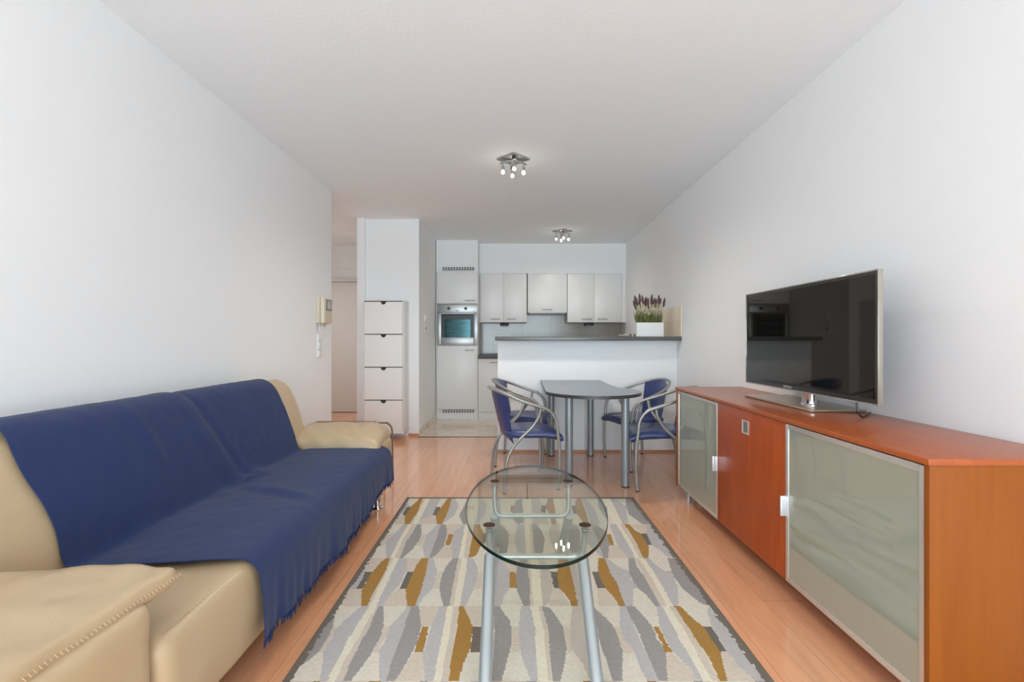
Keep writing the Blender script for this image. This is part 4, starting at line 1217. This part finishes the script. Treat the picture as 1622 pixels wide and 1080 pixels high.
def throw_pt(u, v):
    s = u; y = yl(s) + (yr(s) - yl(s)) * v
    p, n_ = prof_at(s)
    if n_.z < 0 and s < 0.8 and p.x > -1.69: n_ = -n_
    q = Vector((p.x, y, p.z))
    h = 0.0
    # seam fold between the two back cushions, running down to the crease
    if s < S_cre + 0.02:
        f = max(0, (s - 0.08) / (S_cre - 0.08))
        yc = 2.26 + 0.20 * f ** 1.6
        h += 0.010 * math.exp(-((y - yc) / 0.075) ** 2) * min(1, 0.45 + f) - 0.008 * math.exp(-((y - yc - 0.07) / 0.035) ** 2)
        h += 0.007 * math.exp(-((y - 1.93 - 0.12 * f) / 0.03) ** 2) * math.exp(-((f - 0.35) / 0.2) ** 2)
        h += 0.010 * max(0, 1 - ((y - 1.9) / 0.45) ** 2) * math.sin(math.pi * min(1, f))
    # pouch of slack cloth along the crease
    g = math.exp(-((s - S_cre) / 0.035) ** 2)
    h += g * (0.026 * math.exp(-((y - 2.56) / 0.10) ** 2) + 0.008 * nz((0, y, 0), 5, 3))
    # fold across the seat
    if S_cre < s < S_top + 0.05:
        f = (s - S_cre) / (S_top - S_cre)
        yc = 2.42 - 0.22 * f
        h += 0.013 * math.exp(-((y - yc) / 0.035) ** 2) * math.sin(math.pi * min(1, f * 0.95)) - 0.009 * math.exp(-((y - yc + 0.07) / 0.04) ** 2) * math.sin(math.pi * min(1, f))
        h += 0.006 * (1 - abs(2 * ((y - 1.5) % 0.9) / 0.9 - 1))
    # hanging pleats
    if s > S_top:
        f = (s - S_top) / (1 - S_top)
        h += f * f * (0.0045 * math.sin(y * 31 + 2.6 * math.sin(y * 4.3)) + 0.0030 * math.sin(y * 73 + 3 * math.sin(y * 7)) + 0.016 * nz((0, y, 0), 4, 6))
        h += 0.014 * f
        q.z -= f * (-0.012 * max(0, 1 - (y - 1.55) / 0.35) + 0.010 * nz((0, y, 0), 9, 2) - 0.055 * min(1, max(0, (y - 2.65) / 0.4)))
    h += 0.0045 * nz(q, 4, 11) + 0.0016 * nz(q, 18, 5)
    return q + n_ * h
bm = bmesh.new()
grid_surface(bm, throw_pt, 150, 230, 0.004)
throw = obj('throw_blanket', bm, M_navy, None, ang=80)
tag(throw, 'navy blue fringed throw spread over the seat and back of the beige sofa', 'blanket')
bm = bmesh.new()
rnd = random.Random(8)
for k in range(300):
    v = (k + rnd.uniform(0.1, 0.9)) / 300
    p = throw_pt(1.0, v)
    L = rnd.uniform(0.022, 0.042)
    dx, dy = rnd.uniform(-0.006, 0.006), rnd.uniform(-0.010, 0.010)
    tube(bm, [p + Vector((0, 0, 0.006)), p + Vector((dx, dy * .4, -L * .5)), p + Vector((dx * 1.2 + rnd.uniform(-.003, .003), dy, -L))], [0.0028, 0.0022, 0.0009], 5)
fr = obj('fringe', bm, M_navy, throw); fr['kind'] = 'stuff'

# ------------------------------------------------------------------ side table beyond the sofa arm
t = thing('side_table', 'low side table with brown top and bent flat steel legs behind the far sofa arm', 'table', (-1.30, 3.92, 0.0))
obj('tabletop', B(-1.62, -1.135, 3.74, 4.02, 0.472, 0.484, 0.002), M_brownm, t)
for y in (3.80, 4.06):
    pts = [(-1.60, .008), (-1.60, .40), (-1.585, .447), (-1.55, .462), (-1.10, .462), (-1.05, .457), (-1.022, .43), (-1.012, .385), (-1.008, .20), (-1.006, .008)]
    P = catmull([(x, y, z) for x, z in pts], 5)
    bm = bmesh.new(); rows = []
    for i, p in enumerate(P):
        d = (P[min(i + 1, len(P) - 1)] - P[max(i - 1, 0)]).normalized(); n_ = Vector((-d.z, 0, d.x)) * 0.006
        rows.append([bm.verts.new(p + n_ + Vector((0, -.010, 0))), bm.verts.new(p + n_ + Vector((0, .010, 0))), bm.verts.new(p - n_ + Vector((0, .010, 0))), bm.verts.new(p - n_ + Vector((0, -.010, 0)))])
    for i in range(len(rows) - 1):
        for k in range(4): bm.faces.new((rows[i][k], rows[i][(k + 1) % 4], rows[i + 1][(k + 1) % 4], rows[i + 1][k]))
    bm.faces.new(rows[0][::-1]); bm.faces.new(rows[-1])
    l = obj('leg_frame', bm, M_taupe, t)
    for x in (-1.60, -1.006): obj('foot_cap', B(x - .008, x + .008, y - .012, y + .012, 0, .008), M_black, l)
